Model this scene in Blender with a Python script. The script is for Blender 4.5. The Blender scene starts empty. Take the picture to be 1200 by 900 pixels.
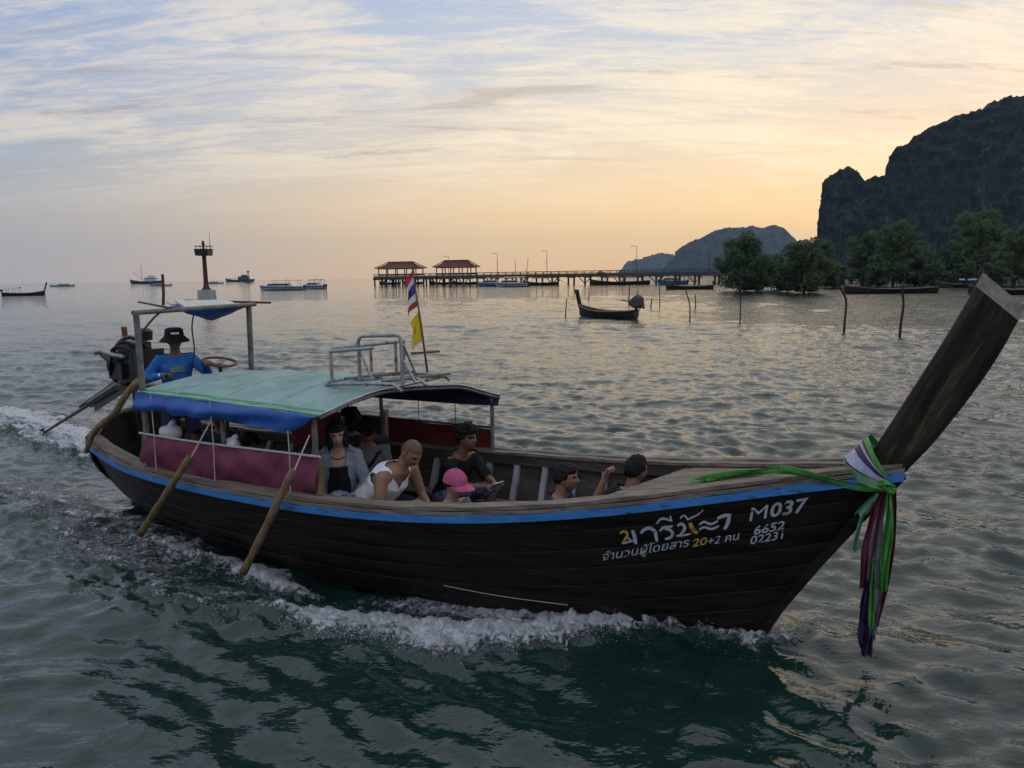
import bpy, bmesh, math, random
import numpy as np
from mathutils import Vector, Matrix

random.seed(7); RNG = np.random.default_rng(7)
scene = bpy.context.scene
COL = scene.collection
R_ = math.radians

# ------------------------------------------------------------------ camera
CAM_F, CAM_H = 850.0, 2.75                     # focal length in photo pixels, metres above the water
PITCH = math.atan(126 / 850); ROLL = math.atan(6 / 450)
FW = np.array([0, math.cos(PITCH), -math.sin(PITCH)])
_r0 = np.array([1.0, 0, 0]); _u0 = np.cross(_r0, FW)
RT = _r0 * math.cos(ROLL) - _u0 * math.sin(ROLL)
UP = _u0 * math.cos(ROLL) + _r0 * math.sin(ROLL)
CAMP = np.array([0, 0, CAM_H])
cam = bpy.data.cameras.new('camera'); cam.sensor_width = 36; cam.lens = 36 * CAM_F / 1200
cam.clip_start = 0.1; cam.clip_end = 30000
camo = bpy.data.objects.new('camera', cam); COL.objects.link(camo)
camo.matrix_world = Matrix(((RT[0], UP[0], -FW[0], 0), (RT[1], UP[1], -FW[1], 0), (RT[2], UP[2], -FW[2], CAM_H), (0, 0, 0, 1)))
scene.camera = camo

# ------------------------------------------------------------------ sky, sun, exposure
SUN_AZ, SUN_EL = R_(31), R_(4)                 # azimuth to the right of the view, behind the cliff
world = bpy.data.worlds.new('World'); scene.world = world; world.use_nodes = True
def lin(r, g, b):
    f = lambda c: (c / 255 / 12.92) if c <= 10 else ((c / 255 + 0.055) / 1.055) ** 2.4
    return (f(r), f(g), f(b), 1)
class NT:
    def __init__(s, tree): s.t = tree; s.n = tree.nodes; s.l = tree.links
    def node(s, typ, **kw):
        n = s.n.new(typ)
        for k, v in kw.items(): setattr(n, k, v)
        return n
    def put(s, sock, v):
        if isinstance(v, bpy.types.NodeSocket): s.l.new(v, sock)
        elif v is not None: sock.default_value = v
    def math(s, op, a, b=None, c=None, clamp=False):
        n = s.node('ShaderNodeMath', operation=op, use_clamp=clamp)
        for i, v in enumerate((a, b, c)): s.put(n.inputs[i], v)
        return n.outputs[0]
    def vmath(s, op, a, b=None):
        n = s.node('ShaderNodeVectorMath', operation=op); s.put(n.inputs[0], a)
        if b is not None: s.put(n.inputs[1], b)
        return n.outputs[0]
    def mix(s, f, a, b, blend='MIX'):
        n = s.node('ShaderNodeMix', data_type='RGBA', blend_type=blend); s.put(n.inputs[0], f); s.put(n.inputs[6], a); s.put(n.inputs[7], b)
        return n.outputs[2]
    def ramp(s, f, stops, interp='LINEAR'):
        n = s.node('ShaderNodeValToRGB'); cr = n.color_ramp; cr.interpolation = interp
        while len(cr.elements) < len(stops): cr.elements.new(0.5)
        for e, (p, c) in zip(cr.elements, stops):
            e.position = p; e.color = c if len(c) == 4 else (*c, 1)
        s.put(n.inputs[0], f); return n.outputs[0]
    def rng(s, v, a, b, c=0.0, d=1.0, smooth=True):
        n = s.node('ShaderNodeMapRange', interpolation_type='SMOOTHSTEP' if smooth else 'LINEAR'); s.put(n.inputs[0], v)
        for i, x in enumerate((a, b, c, d)): s.put(n.inputs[1 + i], x)
        return n.outputs[0]
    def noise(s, vec, scale, detail=4, rough=0.55, dist=0.0, lac=2.0):
        n = s.node('ShaderNodeTexNoise'); s.put(n.inputs['Vector'], vec)
        for k, v in (('Scale', scale), ('Detail', detail), ('Roughness', rough), ('Distortion', dist), ('Lacunarity', lac)): s.put(n.inputs[k], v)
        return n.outputs[0]
    def mapping(s, vec, loc=(0, 0, 0), rot=(0, 0, 0), scale=(1, 1, 1)):
        n = s.node('ShaderNodeMapping'); s.put(n.inputs[0], vec); n.inputs[1].default_value = loc; n.inputs[2].default_value = rot; n.inputs[3].default_value = scale
        return n.outputs[0]
w = NT(world.node_tree); world.node_tree.nodes.clear()
tc = w.node('ShaderNodeTexCoord').outputs['Generated']
sep = w.node('ShaderNodeSeparateXYZ'); w.put(sep.inputs[0], tc); sx, sy, sz = sep.outputs
el = w.math('MAXIMUM', sz, 0.0)
hyp = w.math('SQRT', w.math('ADD', w.math('MULTIPLY', sx, sx), w.math('ADD', w.math('MULTIPLY', sy, sy), 1e-6)))
cosaz = w.math('DIVIDE', w.math('ADD', w.math('MULTIPLY', sx, math.sin(SUN_AZ)), w.math('MULTIPLY', sy, math.cos(SUN_AZ))), hyp)
glow = w.rng(cosaz, 0.34, 1.0)
away = w.ramp(el, [(0, lin(184, 172, 166)), (.05, lin(178, 172, 169)), (.10, lin(170, 173, 175)), (.17, lin(153, 167, 186)), (.26, lin(138, 160, 196)), (.36, lin(136, 160, 198)), (.6, lin(180, 191, 208)), (1, lin(176, 188, 207))])
sunw = w.ramp(el, [(0, lin(247, 200, 134)), (.05, lin(251, 210, 145)), (.10, lin(250, 214, 160)), (.17, lin(230, 212, 186)), (.26, lin(200, 202, 204)), (.36, lin(172, 187, 210)), (.6, lin(206, 207, 210)), (1, lin(176, 188, 207))])
base = w.mix(glow, away, sunw)
# cirrus sheet: direction projected on a high plane
den = w.math('ADD', sz, 0.17)
pv = w.node('ShaderNodeCombineXYZ'); w.put(pv.inputs[0], w.math('DIVIDE', sx, den)); w.put(pv.inputs[1], w.math('DIVIDE', sy, den))
pm = w.mapping(pv.outputs[0], rot=(0, 0, R_(16)), scale=(0.9, 1.7, 1))
n_big = w.noise(pm, 1.3, 8, 0.6, 0.7)
n_str = w.noise(w.mapping(pv.outputs[0], loc=(3.1, 1.7, 0), rot=(0, 0, R_(22)), scale=(0.9, 4.4, 1)), 2.0, 10, 0.68, 1.3)
n_rip = w.noise(w.mapping(pv.outputs[0], loc=(0.4, 6.2, 0), rot=(0, 0, R_(8)), scale=(2.6, 8.0, 1)), 5.0, 6, 0.65, 1.0)
dens = w.math('ADD', w.math('MULTIPLY', n_big, 0.62), w.math('ADD', w.math('MULTIPLY', n_str, 0.44), w.math('MULTIPLY', n_rip, 0.20)))
band = w.math('MULTIPLY', w.rng(sz, 0.06, 0.17), w.rng(sz, 0.26, 0.46, 1.0, 0.6))
thick = w.math('MULTIPLY', w.rng(dens, 0.53, 0.74), band)
cl_col = w.mix(glow, lin(222, 210, 194), lin(255, 236, 202))
c1 = w.mix(w.math('MULTIPLY', thick, 0.68), base, cl_col)
n_dk = w.noise(w.mapping(pv.outputs[0], loc=(7.4, 2.9, 0), rot=(0, 0, R_(-9)), scale=(0.6, 2.9, 1)), 1.7, 9, 0.64, 0.7)
dk = w.math('MULTIPLY', w.rng(w.math('ADD', w.math('MULTIPLY', n_dk, 0.78), w.math('MULTIPLY', n_rip, 0.22)), 0.53, 0.66), w.math('MULTIPLY', w.rng(sz, 0.11, 0.17), w.rng(sz, 0.24, 0.34, 1.0, 0.15)))
dk_col = w.mix(glow, lin(142, 143, 154), lin(200, 184, 166))
c2 = w.mix(w.math('MULTIPLY', dk, 0.85), c1, dk_col)
nishita = w.node('ShaderNodeTexSky', sky_type='NISHITA', sun_disc=False)
nishita.sun_elevation = SUN_EL; nishita.sun_rotation = SUN_AZ; nishita.dust_density = 3.0; nishita.air_density = 1.2
bg1 = w.node('ShaderNodeBackground'); w.put(bg1.inputs[0], c2); bg1.inputs[1].default_value = 0.98
bg2 = w.node('ShaderNodeBackground'); w.put(bg2.inputs[0], nishita.outputs[0]); bg2.inputs[1].default_value = 0.006
ad = w.node('ShaderNodeAddShader'); w.l.new(bg1.outputs[0], ad.inputs[0]); w.l.new(bg2.outputs[0], ad.inputs[1])
wo = w.node('ShaderNodeOutputWorld'); w.l.new(ad.outputs[0], wo.inputs[0])

sun = bpy.data.lights.new('sun', 'SUN'); sun.energy = 0.6; sun.angle = R_(10); sun.color = (1.0, 0.72, 0.45)
suno = bpy.data.objects.new('sun', sun); COL.objects.link(suno)
_sd = Vector((math.sin(SUN_AZ) * math.cos(SUN_EL), math.cos(SUN_AZ) * math.cos(SUN_EL), math.sin(SUN_EL)))
suno.rotation_euler = (-_sd).to_track_quat('-Z', 'Y').to_euler()
suno.location = (200, 300, 60)
vs = scene.view_settings; vs.view_transform = 'Standard'; vs.look = 'None'; vs.exposure = 0.26; vs.gamma = 1.0; vs.use_curve_mapping = False
cy = scene.cycles; cy.use_denoising = True; cy.denoising_prefilter = 'FAST'; cy.max_bounces = 6; cy.diffuse_bounces = 3; cy.glossy_bounces = 3; cy.volume_bounces = 0; cy.transmission_bounces = 3; cy.transparent_max_bounces = 8
cy.caustics_reflective = False; cy.caustics_refractive = False; cy.sample_clamp_indirect = 6.0

# ------------------------------------------------------------------ pixel and boat frames
def ray(px, py):
    d = FW + RT * (px - 600) / CAM_F - UP * (py - 450) / CAM_F
    return d / np.linalg.norm(d)
def at_z(px, py, z=0.0):
    d = ray(px, py); return CAMP + d * (z - CAM_H) / d[2]
def at_y(px, py, y):
    d = ray(px, py); return CAMP + d * (y / d[1])
THETA = R_(29.66)
BW = np.array([1.8718, 5.2153, 0.0])           # where the stem of the boat meets the water
BU = np.array([math.cos(THETA), -math.sin(THETA), 0]); BN = np.array([math.sin(THETA), math.cos(THETA), 0])
def L(px, py, t=None, z=None, s=None):
    """Boat-local point (s forward, t to the far side, z up) seen at a photo pixel, on one given plane."""
    d = ray(px, py)
    if t is not None: k = (t - (CAMP - BW) @ BN) / (d @ BN)
    elif s is not None: k = (s - (CAMP - BW) @ BU) / (d @ BU)
    else: k = (z - CAM_H) / d[2]
    p = CAMP + d * k - BW
    return np.array([p @ BU, p @ BN, p[2]])
def b2w(p): return BW + p[0] * BU + p[1] * BN + np.array([0, 0, p[2]])

# ------------------------------------------------------------------ mesh helpers
class MB:
    """Collects shapes into one mesh."""
    def __init__(s): s.v = []; s.f = []; s.m = []; s.cur = 0
    def add(s, vs, fs, mi=None):
        o = len(s.v); s.v.extend([tuple(float(c) for c in p) for p in vs])
        for f in fs: s.f.append(tuple(i + o for i in f)); s.m.append(s.cur if mi is None else mi)
    def box(s, c, size, rot=None, mi=None, taper=(1, 1)):
        x, y, z = (k / 2 for k in size)
        vs = [(-x, -y, -z), (x, -y, -z), (x, y, -z), (-x, y, -z), (-x * taper[0], -y * taper[1], z), (x * taper[0], -y * taper[1], z), (x * taper[0], y * taper[1], z), (-x * taper[0], y * taper[1], z)]
        M = Matrix.Identity(3) if rot is None else rot
        vs = [tuple(M @ Vector(p) + Vector(c)) for p in vs]
        s.add(vs, [(0, 3, 2, 1), (4, 5, 6, 7), (0, 1, 5, 4), (1, 2, 6, 5), (2, 3, 7, 6), (3, 0, 4, 7)], mi)
    def bar(s, a, b, w_, h, mi=None, up=(0, 0, 1)):
        a = Vector(a); b = Vector(b); d = (b - a); x = d.normalized(); u = Vector(up)
        if abs(x.dot(u)) > .98: u = Vector((1, 0, 0))
        y = u.cross(x).normalized(); z = x.cross(y)
        s.box((a + b) / 2, (d.length, w_, h), Matrix((x, y, z)).transposed(), mi)
    def tube(s, path, rad, n=8, mi=None, cap=True, flat=1.0):
        P = [Vector(p) for p in path]; N = len(P)
        rr = rad if hasattr(rad, '__len__') else [rad] * N
        ref = None; vs = []
        for i, p in enumerate(P):
            t = (P[min(i + 1, N - 1)] - P[max(i - 1, 0)]).normalized()
            if ref is None: ref = Vector((0, 0, 1)) if abs(t.z) < .9 else Vector((1, 0, 0))
            x = ref - t * ref.dot(t)
            x = x.normalized() if x.length > 1e-6 else t.orthogonal().normalized()
            y = t.cross(x); ref = x
            for k in range(n):
                a = 2 * math.pi * k / n; vs.append(p + (x * math.cos(a) * flat + y * math.sin(a)) * rr[i])
        fs = [(i * n + k, i * n + (k + 1) % n, (i + 1) * n + (k + 1) % n, (i + 1) * n + k) for i in range(N - 1) for k in range(n)]
        if cap: fs += [tuple(range(n - 1, -1, -1)), tuple(range((N - 1) * n, N * n))]
        s.add(vs, fs, mi)
    def rings(s, rings, mi=None, cap=True, closed=True):
        n = len(rings[0]); vs = [p for r in rings for p in r]; N = len(rings)
        fs = [(i * n + k, i * n + (k + 1) % n, (i + 1) * n + (k + 1) % n, (i + 1) * n + k) for i in range(N - 1) for k in range(n if closed else n - 1)]
        if cap and closed: fs += [tuple(range(n - 1, -1, -1)), tuple(range((N - 1) * n, N * n))]
        s.add(vs, fs, mi)
    def lathe(s, prof, c=(0, 0, 0), n=16, mi=None, M=None):
        rs = []
        for r, z in prof:
            ring = []
            for k in range(n):
                a = 2 * math.pi * k / n; p = Vector((r * math.cos(a), r * math.sin(a), z))
                if M is not None: p = M @ p
                ring.append(p + Vector(c))
            rs.append(ring)
        s.rings(rs, mi)
    def ball(s, c, r, n=12, m=8, M=None, mi=None):
        r = (r, r, r) if not hasattr(r, '__len__') else r
        rs = []
        for i in range(m + 1):
            ph = -math.pi / 2 + math.pi * min(max(i / m, .02), .98); ring = []
            for k in range(n):
                a = 2 * math.pi * k / n
                p = Vector((r[0] * math.cos(ph) * math.cos(a), r[1] * math.cos(ph) * math.sin(a), r[2] * math.sin(ph)))
                if M is not None: p = M @ p
                ring.append(p + Vector(c))
            rs.append(ring)
        s.rings(rs, mi)
    def capsule(s, a, b, ra, rb, n=12, mi=None):
        a = Vector(a); b = Vector(b); d = (b - a); ln = d.length
        if ln < 1e-6: return
        t = d / ln; x = t.orthogonal().normalized(); y = t.cross(x); rs = []
        for i in range(-4, 1):
            q = i / 4 * math.pi / 2; rs.append((a + t * ra * math.sin(q) * .98, max(ra * math.cos(q), ra * .12)))
        for i in range(0, 5):
            q = i / 4 * math.pi / 2; rs.append((b + t * rb * math.sin(q) * .98, max(rb * math.cos(q), rb * .12)))
        s.rings([[c + (x * math.cos(2 * math.pi * k / n) + y * math.sin(2 * math.pi * k / n)) * r for k in range(n)] for c, r in rs], mi)
    def grid(s, pts, mi=None):
        """pts[i][j] sheet of points"""
        n = len(pts[0]); s.add([p for r in pts for p in r], [(i * n + j, i * n + j + 1, (i + 1) * n + j + 1, (i + 1) * n + j) for i in range(len(pts) - 1) for j in range(n - 1)], mi)
    def slab(s, pts, th, mi=None):
        """sheet of points given a thickness th (vector or float along z)"""
        n = len(pts[0]); N = len(pts); o = Vector((0, 0, -th)) if not hasattr(th, '__len__') else Vector(th)
        top = [Vector(p) for r in pts for p in r]; vs = top + [p + o for p in top]; K = n * N
        fs = [(i * n + j, i * n + j + 1, (i + 1) * n + j + 1, (i + 1) * n + j) for i in range(N - 1) for j in range(n - 1)]
        fs += [tuple(K + k for k in reversed(f)) for f in fs]
        edge = [j for j in range(n)] + [i * n + n - 1 for i in range(1, N)] + [(N - 1) * n + j for j in range(n - 2, -1, -1)] + [i * n for i in range(N - 2, 0, -1)]
        for a, b in zip(edge, edge[1:] + edge[:1]): fs.append((b, a, a + K, b + K))
        s.add(vs, fs, mi)
    def mesh(s, name, smooth=False, fix=True):
        me = bpy.data.meshes.new(name); me.from_pydata(s.v, [], s.f)
        if any(s.m): me.polygons.foreach_set('material_index', s.m)
        if fix:
            bm = bmesh.new(); bm.from_mesh(me); bmesh.ops.recalc_face_normals(bm, faces=bm.faces); bm.to_mesh(me); bm.free()
        if smooth is not False:
            me.shade_smooth()
            if smooth is not True: me.set_sharp_from_angle(angle=R_(smooth))
        return me
    def build(s, name, mats, parent=None, smooth=False, fix=True):
        return link(name, s.mesh(name, smooth, fix), mats, parent)
def link(name, me, mats, parent=None):
    for m_ in (mats if isinstance(mats, (list, tuple)) else [mats]):
        if m_ is not None: me.materials.append(m_)
    o = bpy.data.objects.new(name, me); COL.objects.link(o); o.parent = parent
    return o
def empty(name, loc=(0, 0, 0), rz=0.0, parent=None):
    o = bpy.data.objects.new(name, None); COL.objects.link(o); o.location = loc; o.rotation_euler = (0, 0, rz); o.parent = parent; o.empty_display_size = .2
    return o
def tag(o, label, cat, group=None, kind=None):
    o['label'] = label
    if cat: o['category'] = cat
    if group: o['group'] = group
    if kind: o['kind'] = kind
    return o
def copy_tree(o, parent=None):
    c = o.copy(); COL.objects.link(c); c.parent = parent
    for ch in list(o.children): copy_tree(ch, c)
    return c
def spline(k, v):
    k = np.asarray(k, float); v = np.asarray(v, float); o = np.argsort(k); k = k[o]; v = v[o]; n = len(k); h = np.diff(k)
    A = np.eye(n); b = np.zeros(n)
    for i in range(1, n - 1):
        A[i, i - 1] = h[i - 1]; A[i, i] = 2 * (h[i - 1] + h[i]); A[i, i + 1] = h[i]; b[i] = 6 * ((v[i + 1] - v[i]) / h[i] - (v[i] - v[i - 1]) / h[i - 1])
    m = np.linalg.solve(A, b)
    def f(s):
        s = np.asarray(s, float); i = np.clip(np.searchsorted(k, s) - 1, 0, n - 2); t = s - k[i]; hh = h[i]
        return v[i] + t * ((v[i + 1] - v[i]) / hh - hh * (2 * m[i] + m[i + 1]) / 6) + t ** 2 * m[i] / 2 + t ** 3 * (m[i + 1] - m[i]) / (6 * hh)
    return f
def smoothcurve(pts, n):
    P = np.array(pts, float); d = np.r_[0, np.cumsum(np.linalg.norm(np.diff(P, axis=0), axis=1))]
    q = np.linspace(0, d[-1], n); return np.stack([spline(d, P[:, i])(q) for i in range(P.shape[1])], 1)

# ------------------------------------------------------------------ materials
def mat(name, c1, c2=None, rough=0.6, scale=8.0, stretch=(1, 1, 1), bump=0.0, detail=5, metal=0.0, contrast=(0.35, 0.65), c3=None, c3_scale=2.0, c3_at=(0.55, 0.7), spec=0.5, two=False, sheen=0.0, bscale=None, rot=None):
    m = bpy.data.materials.new(name); m.use_nodes = True; t = NT(m.node_tree); bs = t.n['Principled BSDF']
    c1 = (*c1, 1) if len(c1) == 3 else c1
    oc = t.node('ShaderNodeTexCoord').outputs['Object']; oc = oc if rot is None else t.mapping(oc, rot=rot)
    mp = t.mapping(oc, scale=stretch)
    nz = t.noise(mp, scale, detail, 0.6, 0.3)
    col = c1
    if c2 is not None:
        c2 = (*c2, 1) if len(c2) == 3 else c2
        col = t.mix(t.rng(nz, *contrast), c1, c2)
    if c3 is not None:
        n3 = t.noise(t.mapping(oc, loc=(4.3, 1.1, 7.7), scale=stretch), c3_scale, 6, 0.65, 0.4)
        col = t.mix(t.rng(n3, *c3_at), col, (*c3, 1) if len(c3) == 3 else c3)
    t.put(bs.inputs['Base Color'], col)
    bs.inputs['Roughness'].default_value = rough; bs.inputs['Metallic'].default_value = metal; bs.inputs['Specular IOR Level'].default_value = spec
    if c2 is not None: t.put(bs.inputs['Roughness'], t.math('ADD', rough - .08, t.math('MULTIPLY', nz, .16)))
    if sheen: bs.inputs['Sheen Weight'].default_value = sheen
    if bump:
        bn = t.node('ShaderNodeBump'); bn.inputs['Strength'].default_value = 1.0; bn.inputs['Distance'].default_value = bump
        t.put(bn.inputs['Height'], nz if bscale is None else t.noise(mp, bscale, detail, .6)); t.l.new(bn.outputs[0], bs.inputs['Normal'])
    return m

# ------------------------------------------------------------------ boat lines (needed by the water and the hull)
_k = np.array([1.0, 0, -1.126, -2.44, -3.94, -5.44, -6.57, -7.51])
B_OF = spline(_k, [.045, .343, .727, 1.032, 1.124, 1.052, .902, .667])
ZG_OF = spline(_k, [1.421, 1.23, 1.028, .879, .803, .775, .79, .87])
_ss = np.array([-7.6, -6.6, -5.0, -2.0, -.9, -.45, -.2, 0, .144, .394, .603, .802, 1.0]); _sz = np.array([-.02, -.25, -.36, -.38, -.36, -.3, -.16, 0, .29, .69, 1.015, 1.291, 1.56])
def zb_of(s): return np.interp(s, _ss, _sz)
def half(s, z):
    s = np.asarray(s, float); zb = zb_of(s); zg = ZG_OF(s)
    wv = np.clip((z - zb) / np.maximum(zg - zb, 1e-3), 0, 1.2)
    p = np.interp(s, [-7.5, -6, -3, -1.2, 0, 1], [.55, .42, .36, .48, .72, .9])
    return B_OF(s) * wv ** p

# ------------------------------------------------------------------ water
def make_water():
    r = [0.0, 0.6, 1.2, 1.8, 2.4]; x = 3.0
    while x < 6000:
        r.append(x)
        x += 0.0062 * x if x < 11 else (0.0046 * x if x < 42 else (0.009 * x if x < 100 else (.018 * x if x < 200 else .06 * x)))
    r = np.array(r)
    a_f = np.linspace(R_(-43), R_(43), 880); a_b = np.linspace(R_(43), R_(317), 80)[1:-1]
    ang = np.r_[a_f, a_b]; nr, na = len(r), len(ang)
    X = (r[:, None] * np.sin(ang)[None]); Y = (r[:, None] * np.cos(ang)[None]); Rr = np.repeat(r[:, None], na, 1)
    step = np.maximum(np.gradient(r)[:, None], r[:, None] * (R_(86) / 880))
    Z = np.zeros_like(X)
    rg = np.random.default_rng(11)
    # wind chop: many short crested waves around one heading
    lam = np.exp(rg.uniform(math.log(.24), math.log(3.6), 96)); head = rg.normal(R_(200), R_(36), 96)
    wx = X + .22 * np.sin(Y * .9 + 1.3) + .12 * np.sin(X * 1.7 + Y * .6); wy = Y + .22 * np.sin(X * .8 + .4) + .1 * np.sin(Y * 2.1 - X * .5)
    for l, h in zip(lam, head):
        kk = 2 * math.pi / l; amp = .0043 * l ** .38
        ph = kk * (wx * math.sin(h) + wy * math.cos(h)) + rg.uniform(0, 6.28)
        s = np.sin(ph); Z += amp * np.clip((l / step - 2.0) / 1.6, 0, 1) * (s + .30 * (s * s - .5))
    # slow gusts make calmer and livelier patches
    Z *= (.85 + .35 * np.sin(X * .21 + 1) * np.sin(Y * .17 + .5)) * np.clip(.58 + Rr / 36, .58, 1.05)
    foam = np.zeros_like(X)
    nearm = Rr < 40
    S = (X - BW[0]) * BU[0] + (Y - BW[1]) * BU[1]; T = (X - BW[0]) * BN[0] + (Y - BW[1]) * BN[1]
    def tnoise(f, seed, n=14):
        g = np.random.default_rng(seed); o = np.zeros_like(X)
        for _ in range(n):
            a = g.uniform(0, 6.28); q = f * math.exp(g.uniform(-.7, .7)); o += np.sin(q * (X * math.cos(a) + Y * math.sin(a)) + g.uniform(0, 6.28))
        return o / math.sqrt(n)
    n1 = tnoise(7, 1); n2 = tnoise(19, 2); n3 = tnoise(46, 3); n4 = tnoise(95, 4)
    def line(px, hgt, wid, fo, fw=None, z=.04, jag=.0):
        """a crest along a path on the water: raised water and foam falling off on both sides"""
        pts = np.array([at_z(a, b, z)[:2] for a, b in px]); pts = smoothcurve(pts, 60); par = np.linspace(0, 1, 60)
        hh = np.interp(par, np.linspace(0, 1, len(hgt)), hgt); ww = np.interp(par, np.linspace(0, 1, len(wid)), wid); ff = np.interp(par, np.linspace(0, 1, len(fo)), fo)
        D = np.full(X.shape, 1e9); I = np.zeros(X.shape, int); m = nearm
        xs, ys = X[m] + jag * n1[m], Y[m] + jag * n2[m]; d = np.full(xs.shape, 1e9); ii = np.zeros(xs.shape, int)
        for i, p in enumerate(pts):
            q = (xs - p[0]) ** 2 + (ys - p[1]) ** 2; b = q < d; d[b] = q[b]; ii[b] = i
        d = np.sqrt(d); e = np.exp(-(d / ww[ii]) ** 2)
        Z[m] += hh[ii] * e
        curl = hh[ii] * e ** 2 * (1.0 + .35 * n2[m] + .2 * n3[m]) * .75; X[m] -= curl * BN[0]; Y[m] -= curl * BN[1]
        f = ff[ii] * np.exp(-(d / (ww[ii] * 1.35)) ** 2); foam[m] = np.maximum(foam[m], f)
    bow = [(893, 742), (850, 738), (790, 731), (720, 730), (660, 735), (600, 743), (545, 747), (480, 738), (410, 729), (350, 720), (300, 714)]
    line(bow, [.05, .10, .13, .14, .15, .16, .16, .13, .11, .08, .04], [.06, .09, .12, .15, .17, .19, .20, .18, .16, .13, .10], [.65, .8, .72, .86, 1.0, 1.0, 1.0, 1.0, .95, .85, .6], jag=.03)
    line([(700, 716), (600, 714), (500, 705), (400, 700)], [.03] * 4, [.16, .2, .2, .12], [.75, .8, .7, .3], jag=.05)
    line([(228, 646), (262, 655), (305, 668), (345, 686), (382, 700)], [.03, .07, .08, .07, .03], [.10, .14, .16, .14, .10], [.45, .75, .85, .8, .4], jag=.04)
    line([(180, 628), (215, 640), (250, 652)], [.03, .04, .03], [.2, .18, .12], [.6, .7, .6], jag=.06)
    line([(-60, 470), (0, 488), (45, 500), (85, 514), (125, 532)], [.06, .14, .25, .2, .08], [.7, .6, .5, .5, .3], [.62, .78, .9, 1.0, .95], jag=.1)
    line([(-30, 560), (60, 585), (140, 612), (200, 632), (260, 664)], [.05, .07, .07, .06, .04], [.5, .4, .3, .25, .2], [.5, .56, .58, .62, .5], jag=.12)
    line([(40, 600), (130, 640), (230, 690), (300, 722)], [.05, .06, .05, .04], [.4, .3, .25, .2], [.44, .52, .54, .48], jag=.12)
    line([(0, 640), (120, 660), (200, 700)], [.04, .05, .04], [.5, .4, .3], [.34, .42, .38], jag=.12)
    line([(880, 748), (905, 742), (935, 735), (985, 700)], [.05, .03, .015, .0], [.08, .10, .12, .12], [.85, .6, .4, .1], jag=.05)
    # diverging wake swells and the smooth trough along the hull
    behind = np.clip(-S, 0, None); side = np.abs(T)
    wk = np.exp(-((side - (.55 + .36 * behind)) / (.35 + .05 * behind)) ** 2) * np.clip(behind / 2, 0, 1) * np.exp(-behind / 26)
    Z += .07 * wk * np.sin(2.6 * (side - .34 * behind) + 1.0)
    Z += np.clip(foam, 0, 1) ** 1.5 * (.022 * n2 + .026 * np.abs(n3) + .014 * np.abs(n4)) * (Rr < 16)
    trough = np.exp(-((T + .95) / .45) ** 2) * (S < -.2) * (S > -7); Z -= .03 * trough
    # keep the sea out of the boat
    ins = (S > -7.5) & (S < .0) & (np.abs(T) < half(np.clip(S, -7.5, 0), np.full_like(S, .02)) * .93 - .02)
    Z[ins] = -.3; foam[ins] = 0
    Z *= np.clip((Rr - 1) / 2, 0, 1)
    V = np.stack([X, Y, Z], -1).reshape(-1, 3).astype(np.float32)
    i, j = np.meshgrid(np.arange(nr - 1), np.arange(na), indexing='ij'); j2 = (j + 1) % na
    Q = np.stack([i * na + j, i * na + j2, (i + 1) * na + j2, (i + 1) * na + j], -1).reshape(-1, 4)[:, ::-1]
    Q = Q[na:]  # skip degenerate centre ring
    me = bpy.data.meshes.new('water'); me.vertices.add(len(V)); me.vertices.foreach_set('co', V.ravel())
    me.loops.add(Q.size); me.loops.foreach_set('vertex_index', Q.ravel().astype(np.int32)); me.polygons.add(len(Q))
    me.polygons.foreach_set('loop_start', np.arange(0, Q.size, 4, dtype=np.int32)); me.polygons.foreach_set('loop_total', np.full(len(Q), 4, dtype=np.int32))
    me.update(calc_edges=True); me.shade_smooth()
    at = me.attributes.new('foam', 'FLOAT', 'POINT'); at.data.foreach_set('value', np.clip(foam, 0, 1).ravel().astype(np.float32))
    at2 = me.attributes.new('chop', 'FLOAT', 'POINT'); at2.data.foreach_set('value', np.clip(Rr / 20, .62, 1.15).ravel().astype(np.float32))
    # material
    m = bpy.data.materials.new('sea_water'); m.use_nodes = True; t = NT(m.node_tree); bs = t.n['Principled BSDF']
    oc = t.node('ShaderNodeTexCoord').outputs['Object']
    fa = t.node('ShaderNodeAttribute', attribute_name='foam').outputs['Fac']
    lace = t.noise(oc, 15.0, 9, .72, 1.6); lace2 = t.noise(t.mapping(oc, loc=(3, 5, 1), rot=(0, 0, -THETA), scale=(.6, 1.3, 1)), 3.2, 5, .6, .8)
    mask = t.math('ADD', t.math('MULTIPLY', fa, 1.12), t.math('MULTIPLY', t.math('SUBTRACT', 1.3, t.math('MULTIPLY', fa, .75)), t.math('ADD', t.math('MULTIPLY', t.math('SUBTRACT', lace, .5), 2.0), t.math('MULTIPLY', t.math('SUBTRACT', lace2, .5), .9))))
    mask = t.math('MULTIPLY', t.rng(mask, .48, .78), t.rng(fa, .05, .22))
    deep = t.mix(t.noise(oc, .12, 3, .5), (.008, .027, .022, 1), (.010, .034, .028, 1))
    milky = t.mix(t.rng(fa, .0, .9), deep, (.018, .050, .048, 1))
    t.put(bs.inputs['Base Color'], t.mix(mask, milky, t.mix(t.rng(lace, .38, .60), (.50, .56, .61, 1), (.92, .94, .96, 1))))
    t.put(bs.inputs['Roughness'], t.math('ADD', .045, t.math('MULTIPLY', mask, .6)))
    bs.inputs['IOR'].default_value = 1.55
    t.put(bs.inputs['Specular IOR Level'], t.math('SUBTRACT', .5, t.math('MULTIPLY', mask, .3)))
    h1 = t.noise(t.mapping(oc, rot=(0, 0, R_(25)), scale=(1, 1.6, 1)), 4.2, 3, .55, .35)
    h2 = t.noise(t.mapping(oc, rot=(0, 0, R_(-10)), scale=(1, 1.5, 1)), .75, 4, .55, .4)
    h3 = t.noise(oc, 30.0, 4, .6)
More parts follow.
